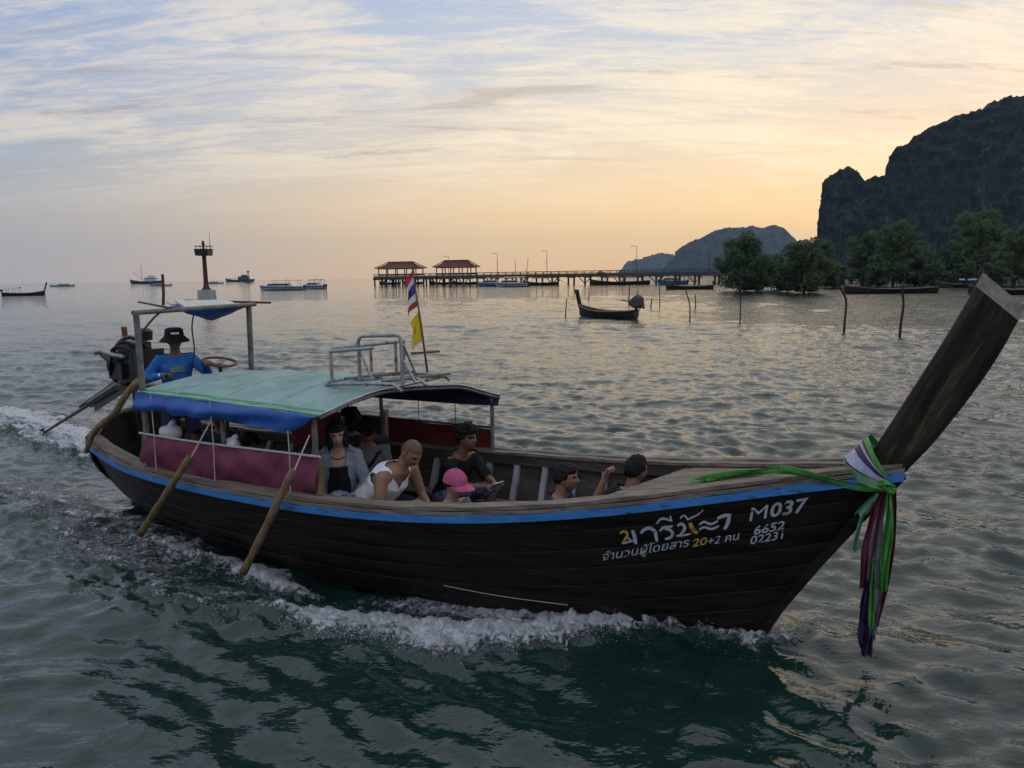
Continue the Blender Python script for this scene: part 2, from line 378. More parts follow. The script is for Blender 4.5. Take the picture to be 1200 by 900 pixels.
    h4 = t.noise(t.mapping(oc, rot=(0, 0, R_(12)), scale=(1, 1.9, 1)), 10.5, 3, .5, .3)
    hh = t.math('ADD', t.math('MULTIPLY', t.node('ShaderNodeAttribute', attribute_name='chop').outputs['Fac'], t.math('ADD', t.math('MULTIPLY', h4, .0075), t.math('MULTIPLY', h1, .030))), t.math('ADD', t.math('MULTIPLY', h2, .035), t.math('MULTIPLY', t.math('MULTIPLY', t.math('ADD', h3, lace), mask), .05)))
    bn = t.node('ShaderNodeBump'); bn.inputs['Strength'].default_value = 1.0; bn.inputs['Distance'].default_value = 1.0; t.put(bn.inputs['Height'], hh)
    t.l.new(bn.outputs[0], bs.inputs['Normal'])
    o = link('water', me, m); o['kind'] = 'structure'
    tag(o, 'choppy green sea reflecting the evening sky', None, kind='structure')
    # spray droplets thrown up by the bow wave
    sp = MB(); rr = random.Random(5)
    path = smoothcurve([at_z(a, b, .1)[:2] for a, b in bow[1:-1]], 60)
    oct_v = [(1, 0, 0), (-1, 0, 0), (0, 1, 0), (0, -1, 0), (0, 0, 1), (0, 0, -1)]; oct_f = [(0, 2, 4), (2, 1, 4), (1, 3, 4), (3, 0, 4), (2, 0, 5), (1, 2, 5), (3, 1, 5), (0, 3, 5)]
    plumes = [rr.randrange(60) for _ in range(16)]
    for _ in range(2600):
        p = path[min(max(int(rr.choice(plumes) + rr.gauss(0, 1.1)), 0), 59)]; d = rr.gauss(0, .14); q = p - BN[:2] * (.02 + abs(d)) if rr.random() < .8 else p + BN[:2] * abs(d) * .6
        q = q + BU[:2] * rr.gauss(0, .1); z = .07 + .17 * rr.random() ** 2.2 * math.exp(-abs(d) * 3); rad = .0014 + .0026 * rr.random() ** 2.5
        sp.add([(q[0] + a * rad, q[1] + b * rad, z + c * rad) for a, b, c in oct_v], oct_f)
    o = sp.build('spray', mat('spray_white', (.7, .75, .8), rough=.4), fix=False)
    tag(o, 'white spray drops thrown up along the bow wave', None, kind='stuff')
make_water()

# ------------------------------------------------------------------ the passing longtail boat
M = {}
M['hull'] = mat('tarred_hull_wood', (.010, .0085, .008), (.026, .020, .016), rough=.42, scale=3.0, stretch=(.35, 1, 5), bump=.006, c3=(.075, .058, .042), c3_scale=5.0, c3_at=(.60, .76), bscale=9, spec=.18)
M['inner'] = mat('inner_hull_wood', (.045, .036, .028), (.09, .075, .06), rough=.75, scale=5, stretch=(.4, 1, 4), bump=.004)
M['grey_wood'] = mat('weathered_grey_wood', (.13, .103, .080), (.25, .208, .172), rough=.8, scale=7, stretch=(.22, 3.0, 3.0), bump=.004, c3=(.09, .07, .055), c3_scale=5, c3_at=(.56, .72))
M['rib'] = mat('pale_painted_timber', (.30, .31, .34), (.42, .42, .44), rough=.7, scale=6, stretch=(2, 2, .6), bump=.003, c3=(.13, .11, .09), c3_scale=5)
M['blue'] = mat('blue_rail_paint', (.035, .19, .52), (.05, .24, .60), rough=.5, scale=6, stretch=(.5, 2, 2), bump=.003, c3=(.05, .06, .08), c3_scale=11, c3_at=(.56, .66))
M['prow'] = mat('dark_prow_timber', (.012, .010, .0085), (.034, .027, .020), rough=.75, scale=5, stretch=(3.0, 2.2, .35), bump=.010, c3=(.13, .105, .04), c3_scale=3.4, c3_at=(.52, .72), bscale=14, rot=(0, R_(-25), 0), spec=.25)
M['endgrain'] = mat('sawn_end_grain', (.13, .112, .095), (.21, .185, .16), rough=.8, scale=16, bump=.004)
M['steel'] = mat('dull_steel_tube', (.28, .29, .29), (.42, .42, .42), rough=.38, scale=20, metal=.75, c3=(.10, .06, .04), c3_scale=8)
M['pole'] = mat('pole_grey_paint', (.12, .12, .115), (.21, .20, .19), rough=.55, scale=9, c3=(.10, .06, .04), c3_scale=7)
M['green'] = mat('green_tarpaulin', (.21, .36, .345), (.29, .43, .41), rough=.65, scale=2.6, bump=.022, c3=(.13, .25, .22), c3_scale=2.4, c3_at=(.50, .70), bscale=4.5)
M['green_edge'] = mat('green_tarp_hem', (.05, .24, .10), (.08, .32, .14), rough=.6, scale=9)
M['navy'] = mat('navy_tarp_lining', (.012, .018, .05), (.02, .03, .075), rough=.6, scale=4)
M['bluetarp'] = mat('blue_tarpaulin', (.014, .085, .36), (.024, .12, .46), rough=.5, scale=3, bump=.008, bscale=9)
M['purple'] = mat('maroon_curtain', (.15, .026, .062), (.20, .040, .085), rough=.75, scale=5, bump=.006, bscale=6, c3=(.14, .02, .06), c3_scale=2)
M['red'] = mat('dark_red_curtain', (.10, .010, .012), (.15, .016, .016), rough=.8, scale=6, bump=.006)
M['rope'] = mat('pale_rope', (.45, .42, .36), (.6, .57, .5), rough=.85, scale=40)
M['white'] = mat('white_paint', (.72, .73, .74), (.8, .8, .8), rough=.5, scale=6)
M['awn'] = mat('pale_awning_panel', (.55, .52, .47), (.68, .65, .60), rough=.6, scale=5)
M['black'] = mat('greasy_black_metal', (.008, .008, .008), (.022, .02, .018), rough=.4, scale=14, bump=.003)
M['rust'] = mat('rusty_iron', (.06, .03, .02), (.12, .06, .035), rough=.8, scale=12, bump=.003)
M['brown'] = mat('brown_wood_handle', (.13, .05, .03), (.2, .085, .05), rough=.6, scale=15)
M['bamboo'] = mat('weathered_fender_wood', (.13, .085, .035), (.22, .15, .07), rough=.75, scale=8, stretch=(2, 2, .5), bump=.003, c3=(.06, .04, .025), c3_scale=5)
M['letter'] = mat('white_letter_paint', (.42, .48, .54), (.52, .57, .62), rough=.6, scale=9, c3=(.03, .026, .024), c3_scale=16, c3_at=(.57, .66))
M['letter_y'] = mat('yellowed_letter_paint', (.52, .30, .04), (.60, .42, .10), rough=.6, scale=14, c3=(.2, .12, .03), c3_scale=18, c3_at=(.55, .7))

boat = empty('longtail_boat', tuple(BW), -THETA)
tag(boat, 'black wooden longtail boat with green canopy and blue rail passing through the foreground', 'boat')

S0 = -7.5
def s_end(d):
    """where the plank line d below the sheer meets the stem"""
    ss = np.linspace(-1.2, .97, 800); zz = ZG_OF(ss) - d; k = np.where(zz > zb_of(ss))[0]
    return ss[k[-1]]
def hull_pt(s, d, off, side):
    z = max(float(ZG_OF(s)) - d, float(zb_of(s))); return (s, side * (max(float(half(s, z)), .012) + off), z)
def make_hull():
    # planks, each with bevelled edges so that the seams are recessed
    ds = [0, .15, .31, .47, .63, .79, .95, 1.12, 1.30]
    for side in (-1, 1):
        for k in range(8):
            d0, d1 = ds[k], ds[k + 1] - .004; mb = MB(); rings = []
            e0, e1 = s_end(d0), s_end(d1)
            for q in np.linspace(0, 1, 64):
                q2 = 1 - (1 - q) ** 1.4; ring = []
                for v, off in ((0, .016), (.03, .0205), (.5, .0235), (.97, .0205), (1, .016)):
                    s = S0 + (e0 + (e1 - e0) * v - S0) * q2; ring.append(hull_pt(s, d0 + (d1 - d0) * v, off, side))
                for v in (1, 0):
                    s = S0 + (e0 + (e1 - e0) * v - S0) * q2; ring.append(hull_pt(s, d0 + (d1 - d0) * v, -.010, side))
                rings.append(ring)
            mb.rings(rings); mb.build('hull_plank', M['hull'], boat, smooth=35)
    # inner skin
    for side in (-1, 1):
        mb = MB(); pts = []
        for s in np.linspace(S0 + .02, .55, 70):
            zt = float(ZG_OF(s)) + .03; zl = max(float(zb_of(s)) + .02, .02); row = []
            for v in np.linspace(0, 1, 9):
                z = zt + (zl - zt) * v; row.append((s, side * max(float(half(s, min(z, ZG_OF(s)))) - .018, .004), z))
            pts.append(row)
        mb.slab(pts, (0, -side * .03, 0)); mb.build('inner_skin', M['inner'], boat, smooth=40)
    # stem and keel timber
    mb = MB(); ring = []
    for s, z in [(-6.8, -.24), (-5, -.38), (-2, -.40), (-.9, -.38), (-.45, -.31), (-.19, -.17), (.015, 0), (.16, .29), (.41, .69), (.62, 1.0), (.80, 1.26), (.90, 1.40)]:
        ring.append([(s + .012, -.045, z - .03), (s + .012, .045, z - .03), (s - .10, .055, z + .09), (s - .10, -.055, z + .09)])
    mb.rings(ring); mb.build('keel_timber', M['hull'], boat)
    # transom: raked board with an arched top
    mb = MB(); n = 14; out = []
    zt = float(ZG_OF(S0)); bt = float(B_OF(S0))
    top = [(S0 - .18 * (1 - (q) ** 2) - .02, bt * q * 1.02, zt + .05 + .22 * (1 - q * q)) for q in np.linspace(-1, 1, n)]
    bot = [(S0 - .02 - .03 * (1 - q * q), bt * q * .55, -.02 + .3 * q * q) for q in np.linspace(-1, 1, n)]
    rows = [[tuple(np.array(a) * (1 - v) + np.array(b) * v + np.array([0, np.sign(a[1]) * .10 * math.sin(v * math.pi) * abs(a[1]) / bt, 0])) for a, b in zip(top, bot)] for v in np.linspace(0, 1, 6)]
    mb.slab(rows, (.05, 0, 0)); mb.build('transom', M['hull'], boat, smooth=40)
    mb = MB(); mb.tube([(p[0] + .02, p[1], p[2] + .015) for p in top], .035, 8); mb.build('transom_rail', M['grey_wood'], boat, smooth=40)
    mb = MB(); mb.slab([[(p[0] - .02, p[1], p[2] - .02) for p in top], [(p[0] - .02, p[1] * .99, p[2] - .10) for p in top]], (-.03, 0, 0)); mb.build('rub_rail', M['blue'], boat)
    # rails
    ss = np.r_[np.linspace(S0, .4, 70), np.linspace(.45, .90, 12)]
    for side in (-1, 1):
        def loft(name, o0, o1, z0, z1, m, taper=1.0, e=.90):
            mb = MB(); R = []
            for s in ss[ss <= e]:
                b = float(B_OF(s)); z = float(ZG_OF(s)); wob = .004 * math.sin(s * 9 + o0 * 50)
                a0, a1 = max(b + o0, .02), max(b + o1, .035); R.append([(s, side * a0, z + z0), (s, side * a1, z + z0), (s, side * a1, z + z1 + wob), (s, side * a0, z + z1 + wob)])
            mb.rings(R); mb.build(name, m, boat)
        loft('rub_rail', .0, .050, -.032, .024, M['blue'])
        loft('side_strip', -.02, .040, .027, .052, M['grey_wood'])
        loft('gunwale_board', -.055, .022, .060, .088, M['grey_wood'])
        loft('gunwale_board', -.145, -.064, .052, .080, M['grey_wood'])
        loft('shelf_timber', -.13, -.05, -.05, .048, M['inner'], e=.4)
    # ribs
    mbs = {}
    for s in np.arange(-6.9, -.4, .355):
        for side in (-1, 1):
            mb = MB(); R = []
            for v in np.linspace(0, 1, 7):
                z = float(ZG_OF(s)) + .05 - v * (float(ZG_OF(s)) - .08); tt = float(half(s, min(z, float(ZG_OF(s))))) - .045
                R.append([(s - .03, side * tt, z), (s + .03, side * tt, z), (s + .03, side * (tt - .06), z), (s - .03, side * (tt - .06), z)])
            mb.rings(R); mb.build('rib', M['rib'], boat)
    # inner stringer
    for side in (-1, 1):
        mb = MB(); R = []
        for s in np.linspace(-6.9, -.5, 40):
            z = .42 + .06 * max(0, s + 3); tt = float(half(s, z)) - .105
            R.append([(s, side * tt, z), (s, side * (tt - .16), z), (s, side * (tt - .16), z + .03), (s, side * tt, z + .03)])
        mb.rings(R); mb.build('stringer', M['grey_wood'], boat)
    # floor planks and benches
    for k, t in enumerate(np.arange(-.66, .6, .12)):
        ok_ = [s for s in np.linspace(-6.6, -.5, 120) if float(half(s, .10)) > max(abs(t), abs(t + .116)) + .06]
        if len(ok_) > 10: mb = MB(); mb.box(((ok_[0] + ok_[-1]) / 2, t + .058, .13), (ok_[-1] - ok_[0], .112, .025)); mb.build('floor_plank', M['inner'], boat)
    mb = MB(); mb.box((-3.65, -.66, .60), (1.35, .40, .03)); mb.build('side_bench', M['grey_wood'], boat)



    for s in (-5.3, -4.35, -2.55):
        tt = float(half(s, .36)) - .06
        mb = MB(); mb.box((s, 0, .36), (.30, tt * 2, .035)); mb.build('bench', M['grey_wood'], boat)
    # stern deck
    for k, t in enumerate(np.arange(-.72, .66, .16)):
        ok_ = [s for s in np.linspace(S0 + .05, -6.35, 40) if float(half(s, .46)) > max(abs(t), abs(t + .156)) + .04]
        if len(ok_) > 6: mb = MB(); mb.box(((ok_[0] + ok_[-1]) / 2, t + .078, .49), (ok_[-1] - ok_[0], .15, .03)); mb.build('stern_deck_plank', M['inner'], boat)
    # foredeck planks
    for k, t in enumerate(np.arange(-.90, .90, .105)):
        rows = []
        for s in np.linspace(-1.6, .62, 60):
            lim = float(B_OF(s)) - .10; a, b = max(t + .004, -lim), min(t + .101, lim)
            edge = -.88 + .46 * (t + .05)
            if s < edge or b - a < .004: continue
            z = float(ZG_OF(s)) + .040 + .006 * (1 - ((t + .05) / max(lim, .1)) ** 2); rows.append([(s, a, z), (s, b, z)])
        if len(rows) > 3:
            mb = MB(); mb.slab(rows, .03); mb.build('deck_plank', M['grey_wood'], boat)
    mb = MB(); mb.slab([[(-.90 + .46 * t - .02, t, float(ZG_OF(-.9 + .46 * t)) + .034), (-.86 + .46 * t, t, float(ZG_OF(-.9 + .46 * t)) + .034)] for t in np.linspace(-.62, .66, 12)], .10); mb.build('deck_beam', M['grey_wood'], boat)
make_hull()

def make_prow():
    inn = [(.60, 1.33), (.709, 1.551), (.825, 1.787), (.959, 2.068), (1.100, 2.365), (1.222, 2.650)]
    out = [(.80, 1.24), (.905, 1.42), (1.015, 1.575), (1.167, 1.828), (1.328, 2.135), (1.455, 2.440)]
    I = smoothcurve(inn, 22); O = smoothcurve(out, 22); mb = MB(); R = []
    for k, (a, b) in enumerate(zip(I, O)):
        v = k / 21; th = .10; c = .034 + (.028 if k > 19 else 0)
        d = (b - a) / np.linalg.norm(b - a)
        w1 = .006 * math.sin(k * 1.7); a2 = a + d * c; b2 = b - d * c
        R.append([(a[0], -th + c + w1, a[1]), (a2[0], -th, a2[1]), (b2[0], -th, b2[1]), (b[0], -th + c, b[1]), (b[0], th - c, b[1]), (b2[0], th, b2[1]), (a2[0], th, a2[1]), (a[0], th - c, a[1])])
    R[-1] = [(p[0] + (.035 if p[1] > 0 else 0), p[1], p[2] + (.085 if p[1] > 0 else 0)) for p in R[-1]]
    mb.rings(R, cap=False); n = len(R); k = (n - 1) * 8
    mb.f.append(tuple(range(k, k + 8))); mb.m.append(1); mb.f.append(tuple(range(7, -1, -1))); mb.m.append(0)
    mb.build('prow_post', [M['prow'], M['endgrain']], boat, smooth=30)
make_prow()

# ---- lettering painted on the near bow: glyphs laid on the hull surface
def on_hull(px, py, off=.0285):
    t = -.6
    for _ in range(25):
        p = L(px, py, t=t); t = .5 * t + .5 * (-float(half(p[0], p[2])) - off)
    p = L(px, py, t=t); return (p[0], p[1], p[2])
def paint_text(body, x0, y0, x1, y1, hpx, m, name, bold=.0, shear=0.0, up=None):
    c = bpy.data.curves.new('tmp', 'FONT'); c.body = body; c.offset = bold; c.shear = shear; c.resolution_u = 3
    o = bpy.data.objects.new('tmp', c); COL.objects.link(o); dg = bpy.context.evaluated_depsgraph_get(); me = bpy.data.meshes.new_from_object(o.evaluated_get(dg))
    co = np.array([v.co[:] for v in me.vertices]); w_ = co[:, 0].max() - co[:, 0].min(); x_ = (co[:, 0] - co[:, 0].min()) / w_; y_ = co[:, 1] / .7
    ux, uy = (0.10, -1.0) if up is None else up
    for i, v in enumerate(me.vertices):
        v.co = on_hull(x0 + (x1 - x0) * x_[i] + ux * y_[i] * hpx, y0 + (y1 - y0) * x_[i] + uy * y_[i] * hpx)
    bpy.data.objects.remove(o); return link(name, me, m, boat)
def brush(strokes, m, name='name_lettering'):
    """hand painted strokes: photo pixel paths with a brush width, laid on the hull"""
    mb = MB(); lay = 0
    for pts, wd in strokes:
        P = smoothcurve([(700 + x / 4.2857, 570 + y / 4.2857) for x, y in pts], 18); n_ = len(P); rows = []; lay += 1
        for i_, p in enumerate(P):
            d = P[min(i_ + 1, n_ - 1)] - P[max(i_ - 1, 0)]; d = d / np.linalg.norm(d); nn = np.array([-d[1], d[0]]); q = i_ / (n_ - 1); ww = wd / 4.2857 / 2 * (.55 + .45 * math.sin(math.pi * (.12 + .76 * q))) * (1 + .08 * math.sin(i_ * 2.3))
            rows.append([on_hull(*(p + nn * ww), .0280 + .0006 * lay), on_hull(*(p - nn * ww), .0280 + .0006 * lay)])
        mb.grid(rows)
    return mb.build(name, m, boat)
brush([([(128, 288), (150, 281), (184, 272)], 10), ([(150, 254), (162, 266), (176, 276)], 9), ([(176, 220), (186, 250), (194, 290)], 19)], M['letter'])
brush([([(114, 236), (136, 226), (150, 236), (142, 262), (124, 288)], 13)], M['letter_y'])
brush([([(218, 236), (238, 216), (268, 211), (286, 222), (294, 246), (300, 278)], 18)], M['letter'])
brush([([(314, 226), (336, 205), (360, 205), (378, 196)], 14), ([(338, 214), (366, 220), (378, 240), (364, 258), (340, 264)], 16)], M['letter'])
brush([([(298, 188), (322, 163), (352, 166), (376, 174)], 12), ([(366, 148), (372, 174)], 10)], M['letter'])
brush([([(402, 198), (424, 189), (438, 204), (432, 226), (414, 246)], 15), ([(396, 248), (436, 245), (472, 236)], 11)], M['letter'])
brush([([(466, 182), (474, 206), (486, 222), (504, 236)], 22)], M['letter_y'])
brush([([(416, 162), (430, 147), (446, 152), (452, 166), (468, 160), (490, 150), (512, 136), (532, 118)], 9)], M['letter'])
brush([([(512, 192), (538, 178), (562, 188), (606, 172)], 12), ([(512, 218), (538, 205), (564, 213), (610, 198)], 12)], M['letter'])
brush([([(602, 162), (638, 147), (672, 144)], 17), ([(664, 146), (656, 180), (638, 216)], 20)], M['letter'])
paint_text('จำนวนผู้โดยสาร', 706, 657, 807, 640, 9.5, M['letter'], 'capacity_lettering', .006, .1)
paint_text('20', 811, 641, 828, 638, 9, M['letter_y'], 'capacity_lettering', .012, .1)
paint_text('+2 คน', 829, 639, 866, 632, 9, M['letter'], 'capacity_lettering', .008, .1)
paint_text('M', 878, 611, 899, 607, 16, M['letter'], 'number_lettering', 0, .05)
paint_text('037', 902, 606, 946, 599, 16, M['letter'], 'number_lettering', .022, .1)
paint_text('6652', 883, 627, 919, 620, 10, M['letter'], 'number_lettering', .018, .1)
paint_text('02231', 879, 638, 918, 631, 9.5, M['letter'], 'number_lettering', .012, .1)
# a pale scratch line low on the hull
mb = MB(); mb.tube([on_hull(x, y, .027) for x, y in smoothcurve([(520, 686), (560, 694), (610, 702), (665, 709)], 14)], .003, 5); mb.build('hull_chafe_line', M['rope'], boat)

# ---- canopy
E_N = lambda a: np.array([-5.98 + a * 2.50, -1.0, 1.645 - .03 * a]); E_C = lambda a: np.array([-6.02 + a * 2.72, .12, 1.715 + .05 * math.sin(a * math.pi) + .01 * a]); E_F = lambda a: np.array([-6.1 + a * 3.23, 1.0, 1.56 - .03 * a])
def canopy_pt(a, c):
    n, k, f = E_N(a), E_C(a), E_F(a); w0, w1, w2 = c * (c - 1) / 2, 1 - c * c, c * (c + 1) / 2
    p = n * w0 + k * w1 + f * w2
    hoop = abs(math.sin(a * math.pi * 4)); p[2] -= .022 * hoop * (1 - c * c) + .006 * math.sin(7 * c + 5 * a) * math.sin(9 * a + 2)
    p[2] += (.006 * math.sin(23 * a + 6 * c) + .005 * math.sin(41 * a - 9 * c + 1) * math.sin(5 * c + 3 * a) + .004 * math.sin(15 * (a + c * .6))) * (1 - c ** 4); return p
mb = MB(); G = [[canopy_pt(a, c) for c in np.linspace(-1, 1, 33)] for a in np.linspace(0, 1, 45)]
mb.slab(G, .012); nq = 44 * 32
for i in range(nq, 2 * nq): mb.m[i] = 1
mb.build('canopy_cover', [M['green'], M['navy']], boat, smooth=50)
mb = MB(); mb.slab([[canopy_pt(a, -1) + np.array([0, -.006, -.01 + .006 * math.sin(a * 31)]), canopy_pt(a, -.94) + np.array([0, 0, .006])] for a in np.linspace(0, 1, 40)], .006); mb.build('canopy_hem', M['green_edge'], boat)
mb = MB(); mb.tube([canopy_pt(1, c) + np.array([.006, 0, -.004]) for c in np.linspace(-1, 1, 24)], .008, 6); mb.build('canopy_front_hem', M['awn'], boat, smooth=True)
for a in (.22, .47, .74):
    mb = MB(); mb.slab([[canopy_pt(a + d, c) + np.array([0, 0, .004 + .002 * math.sin(c * 30)]) for d in (-.008, .008)] for c in np.linspace(-.98, .98, 30)], .004); mb.build('canopy_seam', M['green'], boat)
# lining valance along the far eave
mb = MB(); mb.slab([[canopy_pt(a, 1) + np.array([0, 0, -.008]), canopy_pt(a, 1) + np.array([0, -.05, -.11 - .05 * math.sin(a * 3.1)])] for a in np.linspace(0, 1, 30)], (0, .006, 0)); mb.build('far_valance', M['navy'], boat)
# blue side tarp along the near eave
low = [(-5.966, 1.452), (-5.4, 1.448), (-4.853, 1.443), (-4.3, 1.436), (-3.945, 1.430), (-3.76, 1.445), (-3.62, 1.52), (-3.5, 1.60)]
lz = spline([p[0] for p in low], [p[1] for p in low]); rows = []
for s in np.linspace(-5.99, -3.50, 60):
    a = (s + 5.98) / 2.5; top = canopy_pt(min(max(a, 0), 1), -1); row = []
    for v in np.linspace(0, 1, 9):
        z = top[2] - .012 + (min(float(lz(s)), top[2] - .02) - top[2] + .012) * v
        fold = .020 * math.sin(s * 6 + v * 4) * v + .012 * math.sin(s * 17 + 2 * v) * v + .014 * math.sin(v * 6 + s * 2.2)
        row.append((s, -1.012 - .03 * math.sin(v * 3) + fold, z + .006 * math.sin(s * 13)))
    rows.append(row)
mb = MB(); mb.slab(rows, (0, .006, 0)); mb.build('side_tarp', M['bluetarp'], boat, smooth=60)
# hoops and posts
for a in (0, .25, .5, .75, 1.0):
    mb = MB(); mb.tube([canopy_pt(a, c) + np.array([0, 0, -.035]) for c in np.linspace(-.99, .99, 18)], .016, 6); mb.build('canopy_hoop', M['pole'], boat, smooth=True)
def post(p, q, r=.022, m='pole'):
    mb = MB(); mb.tube([p, q], r, 8); mb.build('canopy_post', M[m], boat, smooth=40)
g = lambda s: float(ZG_OF(s)) + .07
post((-5.93, -.97, g(-5.93) - .1), (-5.93, -.97, 2.45), .030); post((-6.53, .90, g(-6.5) - .1), (-6.53, .95, 2.44), .034)
post((-4.80, -.92, g(-4.8) - .1), (-4.80, -.94, 1.63)); post((-3.62, -.92, g(-3.6) - .1), (-3.60, -.94, 1.60), .026)
post((-2.97, 1.0, g(-3) - .15), (-2.96, .985, 1.53)); post((-4.48, 1.02, g(-4.5) - .1), (-4.48, 1.0, 1.55)); post((-6.0, 1.0, g(-6) - .1), (-6.0, .985, 1.56))
mb = MB(); mb.tube([(-5.93, -1.0, 2.44), (-6.53, 1.05, 2.44)], .026, 8); mb.build('awning_bar', M['pole'], boat, smooth=40)
mb = MB(); mb.tube([(-5.9, -.6, 2.47), (-7.5, .1, 2.50)], .012, 6); mb.build('awning_bar', M['rust'], boat)
mb = MB(); mb.tube([(-6.3, 1.1, 2.46), (-7.7, .9, 2.49)], .014, 6); mb.build('awning_bar', M['rust'], boat)
# helm awning: pale panel over a sagging blue cloth
_c = [L(219, 361, t=-.10), L(277, 356.5, t=.80), L(205, 352, t=.30), L(268, 351, t=1.12)]
mb = MB(); mb.slab([[(_c[0] * (1 - v) + _c[1] * v) * (1 - u_) + (_c[2] * (1 - v) + _c[3] * v) * u_ for v in np.linspace(0, 1, 8)] for u_ in np.linspace(0, 1, 6)], .022); mb.build('awning_panel', M['awn'], boat)
_t = smoothcurve([L(194, 353, t=-.05), L(216, 361.5, t=-.13), L(248, 359.5, t=.32), L(277, 357.5, t=.75), L(291, 356, t=.93)], 22); _b = smoothcurve([L(199, 356, t=.0), L(219, 367, t=-.06), L(236, 370, t=.2), L(257, 366, t=.5), L(288, 358.5, t=.92)], 22)
rows = [[_t[i] + (_b[i] - _t[i]) * v + np.array([-.5 * max(v - 1, 0), .5 * max(v - 1, 0) * 1.0, -.0]) + np.array([.012 * math.sin(i * 1.3 + 3 * v), 0, .006 * math.sin(i * 1.9) - .012 if v == 0 else 0]) for i in range(22)] for v in (0, .35, .7, 1.0, 1.5, 2.0)]
mb = MB(); mb.slab(rows, (.006, -.003, -.004)); mb.build('awning_cloth', M['bluetarp'], boat, smooth=60)
mb = MB(); mb.tube([(-6.846, 0, 2.83), (-6.85, -.005, 2.6), (-6.88, 0, 2.47)], .016, 6); mb.build('aerial', M['rust'], boat)
mb = MB(); mb.tube(smoothcurve([(-6.2, -.25, 2.46), (-6.1, -.45, 2.47), (-6.0, -.7, 2.40), (-5.95, -.93, 2.22)], 14), .012, 5); mb.build('cable', M['black'], boat)
mb = MB(); mb.tube(smoothcurve([(-6.45, .10, 2.42), (-6.5, .08, 2.2), (-6.46, .06, 1.95), (-6.48, .02, 1.75)], 12), .009, 5); mb.build('cable', M['black'], boat)
# near curtain with its rope rail
tp = spline([-6.0, -5.2, -4.4, -3.52], [1.205, 1.20, 1.215, 1.235]); rows = []
for s in np.linspace(-5.98, -3.53, 50):
    zt = float(tp(s)) - .015; zb_ = g(s) + .005; row = []
    for v in np.linspace(0, 1, 8):
        row.append((s, -.985 - .035 * math.sin(v * math.pi) + .016 * math.sin(s * 5 + v * 5) + .010 * math.sin(s * 13 - v * 7) + .006 * math.sin(s * 29 + v * 11), zt + (zb_ - zt) * v))
    rows.append(row)
mb = MB(); mb.slab(rows, (0, .012, 0)); mb.build('side_curtain', M['purple'], boat, smooth=60)
mb = MB(); mb.tube([(s, -.99, float(tp(s))) for s in np.linspace(-6.02, -3.5, 20)], .011, 6); mb.build('curtain_rope', M['rope'], boat)
for s in (-5.72, -4.83, -3.83):
    mb = MB(); mb.tube([(s, -1.03, 1.63), (s + .01, -1.035, 1.2), (s, -1.04, g(s))], .0055, 5); mb.build('tie_cord', M['rope'], boat)
mb = MB(); mb.tube([(-5.95, -.98, 1.19), (-5.97, -.97, 1.0), (-5.94, -1.0, .86)], [.03, .034, .03], 7); mb.build('corner_bundle', M['bamboo'], boat)
mb = MB(); mb.tube([(-3.52, -.98, 1.2), (-3.50, -.98, 1.05), (-3.51, -1.0, .9)], [.03, .028, .034], 7); mb.build('corner_bundle', M['bamboo'], boat)
# far curtain in dark red with its rail
rows = []
for s in np.linspace(-5.9, -2.99, 50):
    row = []
    for v in np.linspace(0, 1, 6): row.append((s, 1.03 + .012 * math.sin(s * 7 + v * 4) + .03 * math.sin(v * 3), 1.135 + (g(s) - .02 - 1.135) * v))
    rows.append(row)
mb = MB(); mb.slab(rows, (0, .01, 0)); mb.build('far_curtain', M['red'], boat, smooth=60)
mb = MB(); mb.tube([(-5.95, 1.02, 1.14), (-4.5, 1.03, 1.145), (-2.96, 1.02, 1.16)], .014, 6); mb.build('curtain_rail', M['black'], boat)
for s in (-3.95, -3.45):
    mb = MB(); mb.tube([(s, 1.01, 1.53), (s, 1.02, 1.15)], .005, 5); mb.build('tie_cord', M['rust'], boat)
# front return curtain beside the passengers, red webbing and bundles
mb = MB(); mb.slab([[(-4.02 + .03 * math.sin(9 * v), -.80 + .5 * v, 1.60), (-4.06 + .03 * math.sin(9 * v + 1), -.80 + .46 * v, 1.42), (-4.04, -.78 + .4 * v, 1.22)] for v in np.linspace(0, 1, 10)], (.008, 0, 0)); mb.build('front_drape', M['red'], boat, smooth=60)

# ---- roof rack of bent steel tube
rack = empty('roof_rack', (0, 0, 0), 0, boat)
def rt(pts, r=.017, n=None, name='rack_tube'):
    mb = MB(); P = pts if n is None else smoothcurve(pts, n); mb.tube(P, r, 8); return mb.build(name, M['steel'], rack, smooth=50)
def hoop(a, b, h, rr=.06):
    """upright loop of tube from foot a to foot b"""
    a = np.array(a, float); b = np.array(b, float); d = (b - a) / np.linalg.norm(b - a); up = np.array([0, 0, 1.0]); P = [a]
    for k in range(6): q = k / 5 * math.pi / 2; P.append(a + up * (h - rr + rr * math.sin(q)) + d * rr * (1 - math.cos(q)))
    for k in range(6): q = k / 5 * math.pi / 2; P.append(b + up * (h - rr + rr * math.cos(q)) - d * rr * (1 - math.sin(q)))
    P.append(b); return P
RZ = 1.76
rt(hoop((-3.60, -.33, RZ), (-3.10, -.33, RZ + .03), .46)); rt(hoop((-3.95, -.33, RZ), (-4.10, .42, RZ - .02), .34)); rt([(-3.93, -.36, RZ + .31), (-3.42, -.33, RZ + .36)][:2], .018)
rt([(-3.96, -.30, RZ + .33), (-3.62, .38, RZ + .36)], .02); rt(hoop((-3.72, .36, RZ), (-3.66, .42, RZ), .36, .02)); rt([(-3.5, .40, RZ + .02), (-3.08, -.33, RZ + .40)], .012)
rt([(-3.62, -.33, RZ + .4), (-3.46, -.32, RZ + .06)], .012); rt([(-3.08, -.33, RZ + .26), (-2.96, -.32, RZ + .06)], .014)
